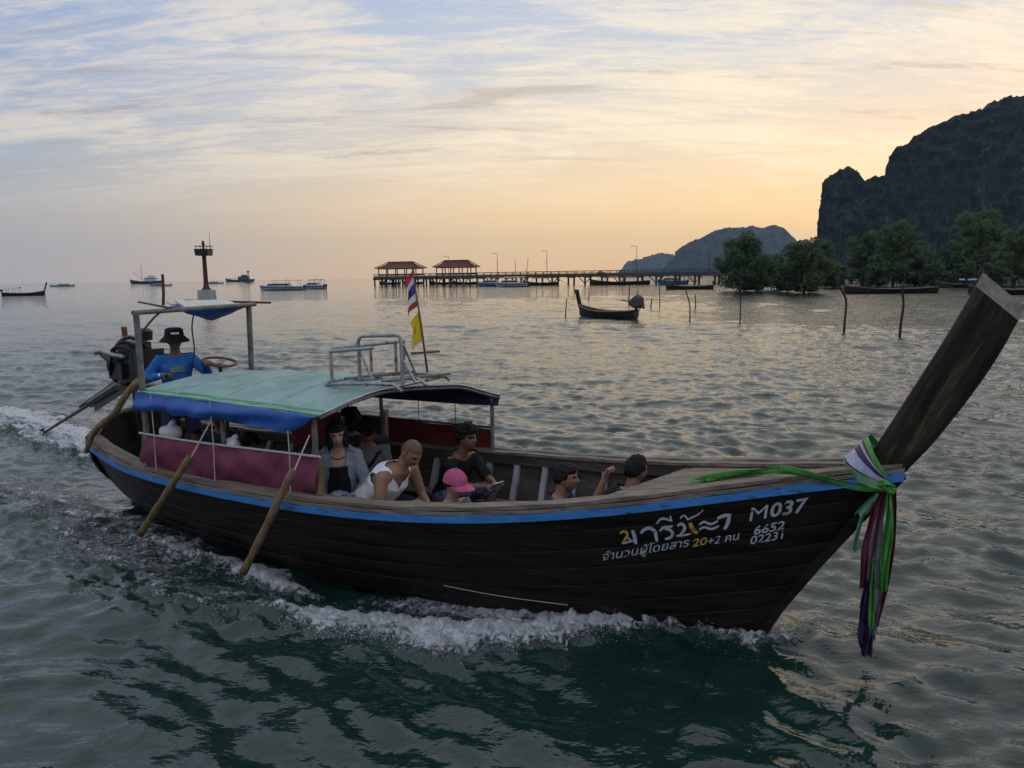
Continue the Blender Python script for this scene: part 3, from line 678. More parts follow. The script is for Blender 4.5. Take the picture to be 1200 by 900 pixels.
for t in (-.36, .02, .40): rt([(-4.0, t, RZ - .01), (-3.5, t, RZ + .03), (-3.18, t, RZ + .04), (-3.10, t + .02, RZ - .02)], .018)
for s in (-3.95, -3.5, -3.16): rt([(s, -.38, RZ + .02), (s, .44, RZ + .02)], .017)
for s in (-3.8, -3.35):
    mb = MB(); mb.bar((s, -.3, RZ + .05), (s + .25, .4, RZ + .05), .07, .018); mb.build('rack_slat', M['grey_wood'], rack)
# ---- flag staff with two flags
staff = empty('flag_staff', (0, 0, 0), 0, boat)
fb, ft = np.array([-3.35, .40, 1.74]), np.array([-3.505, .40, 2.84])
mb = MB(); mb.tube([fb, fb * .5 + ft * .5 + np.array([.01, 0, 0]), ft], [.012, .010, .007], 7); mb.build('staff', M['brown'], staff, smooth=True)
c_ = fb * .76 + ft * .24; mb = MB(); mb.tube([c_ + np.array([-.15, -.02, -.01]), c_ + np.array([.17, .02, .02])], .012, 6); mb.build('cross_stick', M['brown'], staff)
M['flag_red'] = mat('flag_red', (.55, .03, .035), rough=.7); M['flag_blue'] = mat('flag_blue', (.06, .06, .22), rough=.7); M['flag_yellow'] = mat('flag_yellow', (.80, .60, .02), (.72, .5, .02), rough=.7, scale=30)
def flag(v0, v1, wid, stripes, name):
    rows = []; a = fb + (ft - fb) * v0; b = fb + (ft - fb) * v1
    for i in range(25):
        q = i / 24; p = a * (1 - q) + b * q
        row = []
        for j in range(9):
            u_ = j / 8; wl = wid * (.75 + .25 * math.sin(q * 5 + 1)); row.append((p[0] - u_ * wl * .80 + .006 * math.sin(u_ * 8), p[1] - u_ * wl * .35 + .022 * math.sin(u_ * 7 + q * 5) * u_, p[2] - .10 * u_ + .018 * math.sin(u_ * 5 + q * 7) * u_))
        rows.append(row)
    mb = MB(); mb.slab(rows, (.0, .003, 0)); K = 24 * 8
    for i in range(24):
        q = (i + .5) / 24; si = [k for k, e in enumerate(stripes[0]) if q <= e][0]
        for j in range(8): mb.m[i * 8 + j] = stripes[1][si]; mb.m[K + i * 8 + j] = stripes[1][si]
    mb.build(name, [M['flag_red'], M['white'], M['flag_blue'], M['flag_yellow']], staff, smooth=60)
flag(.67, .985, .13, ((.18, .36, .66, .82, 1.0), (0, 1, 2, 1, 0)), 'striped_flag')
flag(.36, .615, .14, ((1.0,), (3,)), 'yellow_flag')

# ---- engine with its long shaft and tiller
eng = empty('engine', (0, 0, 0), 0, boat)
def ep(name, f, m='black', smooth=False):
    mb = MB(); f(mb); return mb.build(name, M[m], eng, smooth=smooth)
EC = L(158, 428, t=.0)                       # engine centre over the transom
ex, ey, ez = EC
ep('mount', lambda b: (b.tube([(-7.55, 0, .8), (-7.55, 0, ez - .25)], .05, 8), b.box((-7.5, 0, ez - .27), (.5, .3, .06))), 'black')
ep('cylinder_block', lambda b: (b.box((ex, ey, ez), (.46, .34, .36)), b.box((ex + .02, ey, ez + .22), (.36, .22, .14)), b.box((ex - .05, ey - .19, ez - .05), (.26, .08, .2)), b.box((ex + .05, ey + .2, ez), (.2, .08, .24))))
ep('rocker_cover', lambda b: b.box((ex + .02, ey, ez + .32), (.34, .15, .08), taper=(.85, .7)), 'steel')
ep('flywheel', lambda b: b.lathe([(.02, -.04), (.17, -.04), (.17, .04), (.05, .045), (.02, .05)], (ex - .28, ey, ez), 18, M=Matrix.Rotation(R_(90), 3, 'Y')), 'rust', 40)
ep('exhaust_pipe', lambda b: b.tube(smoothcurve([(ex + .1, ey - .17, ez + .12), (ex, ey - .28, ez + .16), (ex - .15, ey - .30, ez + .20), (ex - .32, ey - .28, ez + .17)], 12), .032, 8), 'steel', True)
ep('air_filter', lambda b: b.lathe([(.02, 0), (.09, .01), (.10, .12), (.07, .15), (.02, .16)], (ex + .12, ey + .08, ez + .30), 14), 'black', 40)
ep('radiator', lambda b: (b.box((ex + .3, ey, ez + .02), (.08, .36, .38)), b.lathe([(.01, 0), (.035, 0), (.035, .05), (.01, .06)], (ex + .3, ey, ez + .2), 10)), 'black')
for k in range(3): ep('hose', lambda b: b.tube(smoothcurve([(ex + .25, ey - .1 + .1 * k, ez + .15), (ex + .1, ey - .24 + .06 * k, ez + .26 + .05 * k), (ex - .15, ey - .22, ez + .1 - .1 * k), (ex - .2, ey - .12, ez - .2)], 14), .016 + .004 * k, 6), 'black', True)
hp0, hp1 = L(120, 414, t=-.05), L(143, 432, t=-.05); ep('exhaust_stack', lambda b: (b.tube([hp0, hp1], [.045, .055], 10), b.tube([hp1, (ex - .1, ey - .1, ez)], .05, 8)), 'black', 40)
q0, q1 = L(145, 383, t=.02), L(149, 412, t=.02); ep('crank_handle', lambda b: b.tube([q0, q1], .034, 8), 'brown', 40)
ep('crank_arm', lambda b: b.tube([q1, (q1[0] + .01, q1[1], ez + .1)], .018, 6), 'steel')
SE = np.array([-12.25, 1.26, .17]); SH = np.array([ex - .1, ey, ez - .17])
ep('propeller_shaft', lambda b: b.tube([SH, SE], [.030, .024], 8), 'black', 40)
ep('shaft_housing', lambda b: (b.tube([SH, SH * .62 + SE * .38], [.075, .06], 8), b.tube([SH + np.array([0, 0, .09]), SH * .5 + SE * .5 + np.array([0, 0, .05])], .022, 6), b.bar(SH + np.array([0, 0, -.06]), SH * .66 + SE * .34 + np.array([0, 0, -.10]), .03, .09)), 'black', 40)
TH_ = L(193, 443, t=-.20); ep('tiller_bar', lambda b: b.tube([SH + np.array([0, -.05, .05]), TH_], [.03, .02], 8), 'steel', 40)
for k in range(3):
    a = k * 2.09; ep('propeller_blade', lambda b: b.slab([[SE + np.array([.0, .02 * math.cos(a), .02 * math.sin(a)]), SE + np.array([.05, .09 * math.cos(a - .3), .09 * math.sin(a - .3)])], [SE + np.array([-.05, .02 * math.cos(a), .02 * math.sin(a)]), SE + np.array([-.02, .09 * math.cos(a + .3), .09 * math.sin(a + .3)])]], (.008, 0, 0)), 'rust')
# ---- helm wheel lying level on its column
wheel = empty('steering_wheel', (0, 0, 0), 0, boat); WC = L(257, 424, t=.25)
WM = Matrix.Rotation(R_(12), 3, 'Y'); wc = Vector(WC)
mb = MB(); mb.tube([wc + WM @ Vector((.19 * math.cos(a), .19 * math.sin(a), 0)) for a in np.linspace(0, 2 * math.pi, 25)], .016, 8, cap=False); mb.build('wheel_rim', M['brown'], wheel, smooth=True)
for k in range(3):
    a = k * 2.094; mb = MB(); mb.tube([wc + WM @ Vector((0, 0, -.03)), wc + WM @ Vector((.19 * math.cos(a), .19 * math.sin(a), 0))], .011, 6); mb.build('spoke', M['steel'], wheel)
mb = MB(); mb.tube([wc + Vector((0, 0, -.02)), wc + Vector((.05, 0, -.45)), wc + Vector((.08, 0, -1.25))], .022, 8); mb.build('wheel_column', M['black'], wheel)
# loose gear parts on the stern
mb = MB(); mb.ball((-6.35, -.45, .62), (.30, .22, .14), 14, 8); mb.build('stern_tarp_heap', M['black'], boat, smooth=True)

# ---- things hanging from or lying on the boat
def put(root): root.matrix_world = boat_m @ root.matrix_world if False else root.matrix_world; return root
def in_boat(name, p=(0, 0, 0), rz=0.0):
    """Empty at boat-local point p, not parented: a thing carried by the boat"""
    return empty(name, tuple(b2w(p)), -THETA + rz)
def fender(px0, px1, t0, t1, label, knot):
    a, b = L(*px0, t=t0), L(*px1, t=t1); o = np.array([a[0], a[1], 0.0]); root = in_boat('fender_pole', o)
    pts = smoothcurve([a - o, a * .55 + b * .45 - o + np.array([.03, -.03, 0]), b - o], 12); mb = MB(); mb.tube(pts, [.034 + .004 * math.sin(k * 1.9) for k in range(12)], 9); mb.build('stick', M['bamboo'], root, smooth=True)
    mb = MB(); kn = np.array(knot); mb.tube([a - o + np.array([0, 0, -.02]), kn - o], .007, 5); mb.build('rope', M['rope'], root)
    tag(root, label, 'fender', 'fender poles hung over the side')
fender((223, 535), (164, 626), -1.16, -1.32, 'crooked wooden fender pole hung on a rope below the middle of the maroon curtain', (-4.85, -1.01, 1.45))
fender((344, 550), (285, 671), -1.20, -1.36, 'crooked wooden fender pole hung on a rope beside the front post of the maroon curtain', (-3.60, -1.0, 1.42))
a = [L(163, 445, t=-.60), L(148, 462, t=-.72), L(134, 485, t=-.80), L(112, 505, t=-.86), L(101, 530, t=-.9)]
o_ = np.array([a[-1][0], a[-1][1], 0]); root = in_boat('stern_branch_pole', o_)
mb = MB(); mb.tube(smoothcurve([p - o_ for p in a], 16), [.036] * 10 + [.032, .03, .03, .028, .028, .026], 9); mb.build('stick', M['bamboo'], root, smooth=True)
mb = MB(); mb.tube([a[1] - o_ + np.array([0, 0, .02]), np.array([-7.3, -.72, .95]) - o_], .008, 5); mb.build('rope', M['rope'], root)
tag(root, 'bent branch pole leaning over the stern of the boat beside the engine', 'pole')

# ---- sashes tied round the prow
def rib_mat(n, c): return mat(n, c, tuple(x * .72 for x in c), rough=.7, scale=14, stretch=(2, 2, .4), bump=.003)
RC = {'green': rib_mat('sash_green', (.09, .36, .06)), 'mint': rib_mat('sash_mint', (.18, .42, .22)), 'white': rib_mat('sash_pale_blue', (.42, .44, .60)), 'navy': rib_mat('sash_navy', (.035, .02, .085)), 'maroon': rib_mat('sash_maroon', (.16, .018, .05)), 'grey': rib_mat('sash_grey', (.24, .23, .28))}
sash = in_boat('prow_sash', (.80, 0, 0)); so = np.array([.80, 0, 0])
tag(sash, 'bundle of green, purple and white cloth sashes knotted round the prow', 'sash')
KN = L(1040, 569, t=-.20)
def wrap(pxa, pxb, wa, wb, c, off):
    """a ribbon from the knot over the near face, round the inner edge and down the far face"""
    A0, A1 = L(*pxa, t=-.09 - off), L(*pxb, t=-.09 - off)   # two corners at the inner edge of the post
    K0, K1 = KN + np.array([-.01, 0, wa]), KN + np.array([-.01, 0, wb]); rows = []
    for v in np.linspace(0, 1, 10):
        bul = -off * .5 - .085 * math.sin(math.pi * v) ** .7
        rows.append([K0 + (A0 - K0) * v + np.array([0, bul, 0]), K1 + (A1 - K1) * v + np.array([0, bul, 0])])
    fl = lambda p: np.array([p[0] - .012, -p[1], p[2]]); rows.append([A0 + np.array([-.02, .09, .01]), A1 + np.array([-.02, .09, .01])]); rows += [[fl(r[0]), fl(r[1])] for r in rows[9::-1]]
    rows = [[p - so, q - so] for p, q in rows]; mb = MB(); mb.slab(rows, (.004, .006, 0)); mb.build('sash_wrap', RC[c], sash, smooth=60)
wrap((990, 543), (994, 556), .02, -.03, 'mint', .010); wrap((992, 540), (1003, 531), .02, .045, 'white', .012); wrap((1004, 531), (1010, 526), .04, .05, 'navy', .014); wrap((1010, 526), (1013, 523), .052, .058, 'white', .016); wrap((1012, 523), (1014, 521), .058, .062, 'maroon', .018); wrap((1014, 522), (1019, 517), .06, .085, 'green', .02)
mb = MB()
for k_ in range(4): mb.tube(smoothcurve([KN - so + np.array([.042 * math.cos(q + k_ * 1.3), -.02 - .028 * math.sin(q * .9 + k_), .040 * math.sin(q + k_ * .6) * (1 if k_ % 2 else .55)]) for q in np.linspace(0, 5.2, 8)], 20), [.010 + .010 * math.sin(math.pi * i / 19) for i in range(20)], 7, flat=.6)
mb.build('knot', RC['green'], sash, smooth=True)
def tail(px, wid, c, t0=-.14, wav=.5, ph=0.0, tk=.004):
    P = smoothcurve([L(x, y, t=t0) for x, y in px], 30); rows = []; step_ = float(np.linalg.norm(P[1] - P[0])); rgt = random.Random(int(ph * 100) + len(px))
    for i, p in enumerate(P):
        arc = i * step_; ww = wid * .78 * (1 + .12 * math.sin(arc * 17 + ph)) * min(.5 + arc * 3, 1.0); an = .6 * math.sin(arc * 5 * wav + ph); row = []
        for q in np.linspace(-.5, .5, 9):
            fold = .016 * math.sin(q * 11 + arc * 4 + ph * 3) + .007 * math.sin(q * 23 - arc * 9 + ph); d = np.array([math.cos(an), math.sin(an), 0]) * ww * q
            row.append(p + d + np.array([.2 * fold, -fold, (rgt.uniform(-.02, .012) if i == 29 else 0)]) - so)
        rows.append(row)
    mb = MB(); mb.slab(rows, (.0, tk, 0)); mb.build('sash_tail', RC[c], sash, smooth=60)
tail([(1034, 572), (1024, 610), (1016, 650), (1014, 690)], .10, 'maroon', -.15, .6, .3)
tail([(1036, 572), (1028, 620), (1024, 670), (1022, 720), (1017, 745)], .12, 'grey', -.13, .5, 1.2)
tail([(1042, 572), (1042, 610), (1038, 650), (1034, 690)], .075, 'green', -.17, .7, 2.0)
tail([(1048, 572), (1047, 620), (1038, 690), (1026, 735)], .05, 'maroon', -.12, .4, .9)
tail([(1028, 578), (1018, 590), (1008, 603)], .10, 'mint', -.18, .4, .1); tail([(1012, 600), (1006, 622), (1001, 646)], .06, 'mint', -.17, .4, 1.7)
tail([(1018, 680), (1013, 712), (1012, 752)], .085, 'navy', -.16, .5, .4); tail([(1024, 655), (1022, 690), (1021, 735)], .045, 'green', -.19, .5, .8)
tail([(1010, 728), (1012, 748), (1016, 762)], .11, 'maroon', -.14, .5, .4); tail([(1019, 745), (1016, 757), (1015, 768)], .10, 'navy', -.17, .5, .4); tail([(1022, 735), (1019, 755), (1016, 769)], .06, 'mint', -.12, .5, .4)
line_pts = [L(820, 562, z=1.235), L(848, 557, z=1.255), L(885, 552, z=1.30), L(925, 551, t=-.38), L(975, 562, t=-.27), L(1010, 569, t=-.19), KN + np.array([0, -.03, 0])]
for dz, wd, ph in ((0, .055, 0), (-.018, .045, 2)):
    P = smoothcurve(line_pts, 40); rows = []
    for i, p in enumerate(P):
        an = 1.0 + .5 * math.sin(i * .35 + ph); d = np.array([0, -math.cos(an), math.sin(an)]) * wd / 2; rows.append([p - d - so + np.array([0, 0, dz]), p + np.array([0, -.008, dz]) - so, p + d - so + np.array([0, 0, dz])])
    mb = MB(); mb.slab(rows, (0, .007, 0)); mb.build('sash_line', RC['green'], sash, smooth=60)
mb = MB()
for k in range(5): 
    c0 = L(820 + 9 * k, 563 - 2 * k, z=1.225); mb.tube(smoothcurve([c0 - so + np.array([.06 * math.cos(q + k), .05 * math.sin(q), .012 * math.sin(3 * q)]) for q in np.linspace(0, 5, 7)], 16), .014, 6, flat=.5)
mb.build('sash_bunch', RC['green'], sash, smooth=True)

# ------------------------------------------------------------------ hills and cliff
def hill_mat(name, c1, c2, c3, scale, rock_at):
    m = bpy.data.materials.new(name); m.use_nodes = True; t = NT(m.node_tree); bs = t.n['Principled BSDF']; bs.inputs['Roughness'].default_value = .95; bs.inputs['Specular IOR Level'].default_value = .1
    oc = t.node('ShaderNodeTexCoord').outputs['Object']; ge = t.node('ShaderNodeNewGeometry'); sp = t.node('ShaderNodeSeparateXYZ'); t.put(sp.inputs[0], ge.outputs['Normal'])
    a = t.noise(oc, scale, 8, .65); b = t.noise(t.mapping(oc, scale=(1, 1, .28)), scale * .35, 7, .65, .6)
    veg = t.mix(t.rng(a, .35, .65), (*c1, 1), (*c2, 1))
    steep = t.math('SUBTRACT', 1.0, t.math('ABSOLUTE', sp.outputs[2]))
    rock = t.rng(t.math('ADD', t.math('MULTIPLY', steep, .5), t.math('MULTIPLY', b, .9)), rock_at, rock_at + .16)
    t.put(bs.inputs['Base Color'], t.mix(rock, veg, (*c3, 1)))
    bn = t.node('ShaderNodeBump'); bn.inputs['Distance'].default_value = 3.0 * .1 / scale; t.put(bn.inputs['Height'], t.noise(oc, scale * 1.4, 6, .7)); t.l.new(bn.outputs[0], bs.inputs['Normal'])
    return m
def ridge(name, sil, dist, depth, m, nx, ny, rough_, seed, label, tree_h=0.0, lean=.35, skew=.5):
    """a hill whose skyline follows sil (photo pixels, y above the water) at distance dist, with its own depth"""
    sil = np.array(sil, float); g = np.random.default_rng(seed)
    top = np.array([at_y(x, y, dist) for x, y in sil]); xs = np.linspace(0, 1, nx) ** (1.0 if top[-1, 0] < 1500 else 2.0) * (top[-1, 0] - top[0, 0]) + top[0, 0]; hz = np.maximum(np.interp(xs, top[:, 0], top[:, 2]), 0)
    def fb(X, Y, f, n=26):
        o = np.zeros_like(X)
        for _ in range(n):
            a = g.uniform(0, 6.28); q = f * math.exp(g.uniform(-1.0, 1.0)); o += np.sin(q * (X * math.cos(a) + Y * math.sin(a)) + g.uniform(0, 6.28)) / math.sqrt(n)
        return o
    v = np.linspace(-1, 1, ny); X, Vv = np.meshgrid(xs, v, indexing='ij'); Hh = np.repeat(hz[:, None], ny, 1)
    prof = np.where(Vv < 0, np.clip(1 + Vv, 0, 1) ** .55, np.clip(1 - Vv, 0, 1) ** .8)   # steep towards the viewer
    Yy = dist + np.where(Vv < 0, Vv * Hh * lean * 1.0 - 0 * Vv, Vv * depth)
    Z = Hh * prof; u1, u2, u3 = fb(X, Yy + Z, 2 * math.pi / (rough_ * 5)), fb(X, Yy + Z * 1.3, 2 * math.pi / (rough_ * 1.6)), fb(X, Z * 1.5 + Yy, 2 * math.pi / (rough_ * .6))
    env = np.clip(Z / (rough_ * 3), 0, 1)
    Yy = Yy - env * (u1 * rough_ * .9 + u2 * rough_ * .35) * (Vv < .3); Z = Z + env * (u2 * rough_ * .16 + u3 * rough_ * .12) * np.where(np.abs(Vv) < .12, .55, 1)
    u4 = np.abs(fb(X, Z * 1.2 + Yy, 2 * math.pi / (rough_ * .42))) - .6; Yy = Yy - env * u4 * rough_ * .16 * (Vv < .3); Z = Z + env * u4 * rough_ * .10
    X = X + env * (u3 * rough_ * .12)
    Z = np.where(np.abs(np.abs(Vv) - 1) < 1e-6, -2, np.maximum(Z, -2))
    X = X + (Yy - dist) * skew
    # close the two ends
    if True:
        Z[0, :] = -2; Z[-1, :] = -2
    pts = np.stack([X, Yy, Z], -1); mb = MB()
    V = pts.reshape(-1, 3); i, j = np.meshgrid(np.arange(nx - 1), np.arange(ny - 1), indexing='ij'); Q = np.stack([i * ny + j, (i + 1) * ny + j, (i + 1) * ny + j + 1, i * ny + j + 1], -1).reshape(-1, 4)
    me = bpy.data.meshes.new(name); me.from_pydata(V.tolist(), [], Q.tolist()); me.shade_smooth()
    o = link(name, me, m); tag(o, label, None, kind='structure'); return pts
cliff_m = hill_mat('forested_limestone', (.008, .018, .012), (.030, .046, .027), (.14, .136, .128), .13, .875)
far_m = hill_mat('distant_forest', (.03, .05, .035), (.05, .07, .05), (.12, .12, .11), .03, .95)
CLIFF = ridge('cliff', [(955, 318), (957, 300), (958, 275), (961, 240), (965, 214), (972, 204), (980, 201), (993, 194), (1003, 199), (1009, 207), (1014, 212), (1021, 208), (1038, 204), (1041, 186), (1050, 173), (1065, 168), (1076, 155), (1092, 147), (1110, 142), (1121, 134), (1140, 133), (1156, 122), (1176, 116), (1190, 110), (1215, 112), (1270, 104), (1350, 116), (1480, 118), (1650, 140), (1850, 190), (2050, 250), (2300, 312)], 900, 420, cliff_m, 760, 150, 9, 3, 'dark forested limestone cliff rising behind the mangroves')
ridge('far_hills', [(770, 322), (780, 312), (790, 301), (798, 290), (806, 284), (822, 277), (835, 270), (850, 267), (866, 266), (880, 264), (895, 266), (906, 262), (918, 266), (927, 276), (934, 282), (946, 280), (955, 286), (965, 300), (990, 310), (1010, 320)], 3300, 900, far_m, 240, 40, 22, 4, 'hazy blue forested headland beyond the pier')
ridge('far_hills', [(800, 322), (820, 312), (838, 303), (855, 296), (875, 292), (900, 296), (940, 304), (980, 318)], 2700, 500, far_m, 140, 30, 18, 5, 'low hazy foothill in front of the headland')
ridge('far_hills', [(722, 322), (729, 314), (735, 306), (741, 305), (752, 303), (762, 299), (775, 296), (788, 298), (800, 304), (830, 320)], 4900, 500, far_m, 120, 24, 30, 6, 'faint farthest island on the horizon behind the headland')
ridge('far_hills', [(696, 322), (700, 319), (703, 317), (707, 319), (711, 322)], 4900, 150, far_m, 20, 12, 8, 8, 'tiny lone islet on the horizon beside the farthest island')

# ------------------------------------------------------------------ pier
M['conc'] = mat('dark_concrete', (.05, .048, .045), (.09, .085, .08), rough=.9, scale=.8, bump=.01)
M['rail_d'] = mat('pier_rail', (.055, .05, .05), (.09, .085, .08), rough=.8, scale=2)
M['tile'] = mat('red_roof_tile', (.095, .026, .018), (.14, .040, .027), rough=.8, scale=3, stretch=(1, 1, 4))
M['cream'] = mat('cream_column', (.20, .17, .13), (.28, .24, .19), rough=.8, scale=2)
PA, PB = np.array([-48.0, 266.0]), np.array([150.0, 143.0]); PD = (PB - PA) / np.linalg.norm(PB - PA); PN = np.array([-PD[1], PD[0]]); PANG = math.atan2(PD[1], PD[0]); PLEN = float(np.linalg.norm(PB - PA))
pier = empty('pier', (PA[0], PA[1], 0), PANG); tag(pier, 'long concrete pier on piles running across the bay to the pavilions', 'pier')
DZ = 3.1
mb = MB(); mb.box((PLEN / 2, 0, DZ - .40), (PLEN, 4.6, .80)); mb.build('deck', M['conc'], pier)
mb = MB(); mb.box((19, 3.2, DZ - .41), (40, 9.5, .78)); mb.build('pier_head_deck', M['conc'], pier)
proto = {}
def inst(name, key, fn, m, parent, loc):
    if key not in proto:
        mb = MB(); fn(mb); me = mb.mesh(name); me.materials.append(m); proto[key] = me
    o = bpy.data.objects.new(name, proto[key]); COL.objects.link(o); o.parent = parent; o.location = loc; return o
nb = int(PLEN / 5.6)
for k in range(nb + 1):
    x = k * 5.6
    for y in (-1.9, 1.9): inst('pile', 'pile', lambda b: b.tube([(0, 0, -2.5), (0, 0, DZ - .4)], .30, 8), M['conc'], pier, (x, y, 0))
    inst('pile_cap', 'cap', lambda b: b.box((0, 0, DZ - .72), (.7, 4.9, .55)), M['conc'], pier, (x, 0, 0))
    if k % 2: 
        inst('brace', 'brace', lambda b: (b.bar((0, -1.9, .3), (2.4, -1.9, DZ - .5), .24, .24)), M['conc'], pier, (x, 0, 0)); inst('brace', 'brace2', lambda b: b.bar((0, -1.9, .3), (-2.4, -1.9, DZ - .5), .24, .24), M['conc'], pier, (x, 0, 0))
for k in range(int(PLEN / 2.8)):
    for y in (-2.2, 2.2): inst('railing_post', 'rp', lambda b: b.box((0, 0, DZ + .52), (.16, .16, 1.06)), M['rail_d'], pier, (k * 2.8, y, 0))
for y in (-2.2, 2.2):
    for z, h in ((1.0, .20), (.55, .13), (.16, .3)):
        mb = MB(); mb.box((PLEN / 2, y, DZ + z), (PLEN, .13, h)); mb.build('railing_bar', M['rail_d'], pier)
for k, (x, y) in enumerate([(x, y) for x in (1, 6, 12, 20, 28) for y in (6.4, 2.6)]): inst('pile', 'pile', None, M['conc'], pier, (x, y, 0))
def on_pier(px, off=0.0):
    """point of the pier axis seen in photo column px"""
    d = ray(px, 322)[:2]; A = np.array([[d[0], -PD[0]], [d[1], -PD[1]]]); o = PA + PN * off; k = np.linalg.solve(A, o); return d * k[0]
def pavilion(px, wid, dep, label):
    p = on_pier(px, 1.6); r = empty('pier_pavilion', (p[0], p[1], DZ), PANG + R_(18)); tag(r, label, 'pavilion', 'pavilions at the pier head')
    hx, hy, ez_, rz_ = wid / 2, dep / 2, 3.0, 5.3
    for x in np.linspace(-hx + 1.2, hx - 1.2, 5):
        for y in (-hy + 1, hy - 1):
            mb = MB(); mb.box((x, y, ez_ / 2 - .05), (.30, .30, ez_ + .1)); mb.build('column', M['cream'], r)
    mb = MB(); rings = []
    for v in np.linspace(0, 1, 7):
        q = 1 - v; f = q ** .8 * 1.0; lift = rz_ - (rz_ - ez_) * (q ** .72); rx = hx * .55 + hx * .45 * q; ry = max(hy * q, .12)
        rings.append([(-rx, -ry, lift), (rx, -ry, lift), (rx, ry, lift), (-rx, ry, lift)])
    mb.rings(rings); rf = mb.build('roof', M['tile'], r)
    mb = MB(); mb.box((0, 0, rz_ + .06), (wid * .57, .4, .22)); mb.build('ridge_cap', M['tile'], rf)
    for sx_ in (-1, 1):
        for sy_ in (-1, 1): mb = MB(); mb.bar((sx_ * hx * .55, sy_ * .1, rz_ + .05), (sx_ * hx * 1.0, sy_ * hy, ez_ + .10), .3, .22); mb.build('hip_ridge', M['tile'], rf)
    mb = MB(); mb.box((0, 0, ez_ - .12), (wid - 1.8, dep - 1.4, .22)); mb.build('eave_beam', M['cream'], r)
    for y in (-hy + 1, hy - 1): mb = MB(); mb.box((0, y, .85), (wid - 2.4, .12, .5)); mb.build('balustrade', M['rail_d'], r)
pavilion(470, 16.5, 9, 'red roofed open pavilion at the outer tip of the pier'); pavilion(535, 14.5, 8, 'red roofed open pavilion standing inward of the outermost one on the pier')
def lamp(px, ht, label):
    p = on_pier(px, -1.9); r = empty('street_lamp', (p[0], p[1], DZ), PANG); tag(r, label, 'lamp', 'lamps along the pier')
    mb = MB(); mb.tube([(0, 0, 0), (0, 0, ht * .6), (0, 0, ht)], [.11, .08, .07], 7); mb.build('post', M['rail_d'], r)
    mb = MB(); mb.tube([(0, 0, ht - .1), (-.5, 0, ht + .05), (-1.1, 0, ht + .08)], .05, 6); mb.build('arm', M['rail_d'], r)
    mb = MB(); mb.box((-1.45, 0, ht + .06), (.95, .32, .16), taper=(.8, .7)); mb.build('lamp_head', M['rail_d'], r)
    mb = MB(); mb.box((-.3, 0, ht * .52), (.5, .06, .12)); mb.build('bracket', M['rail_d'], r)
for px, ht, lb in ((526, 6.6, 'lamp post on the pier rising over the inner pavilion'), (583, 7.0, 'lamp post on the pier above the moored speedboats'), (641, 7.3, 'lamp post on the pier between the speedboats and the purple covered boat'), (746, 7.8, 'lamp post on the pier beside the purple covered boat'), (830, 8.2, 'lamp post on the pier beside the round mangrove, before the hazy headland'), (983, 7.9, 'lamp post on the pier behind the moored longtail, against the cliff'), (1109, 8.6, 'lamp post on the pier between the tall mangroves, against the cliff')): lamp(px, ht, lb)
for px, h in ((604, 4.6), (615, 5.4)):
    p = on_pier(px, -4.5); r = MB(); r.tube([(0, 0, -1), (.1 * (h - 4.6), 0, DZ + h)], [.14, .07], 6); o = r.build('mooring_post', M['rail_d']); o.location = (p[0], p[1], 0); o.rotation_euler = (0, R_(8) if h > 5 else 0, PANG)
    tag(o, 'upright dark mooring post beside the pier near the speedboats' if h < 5 else 'leaning slender pole beside the pier near the speedboats', 'post')

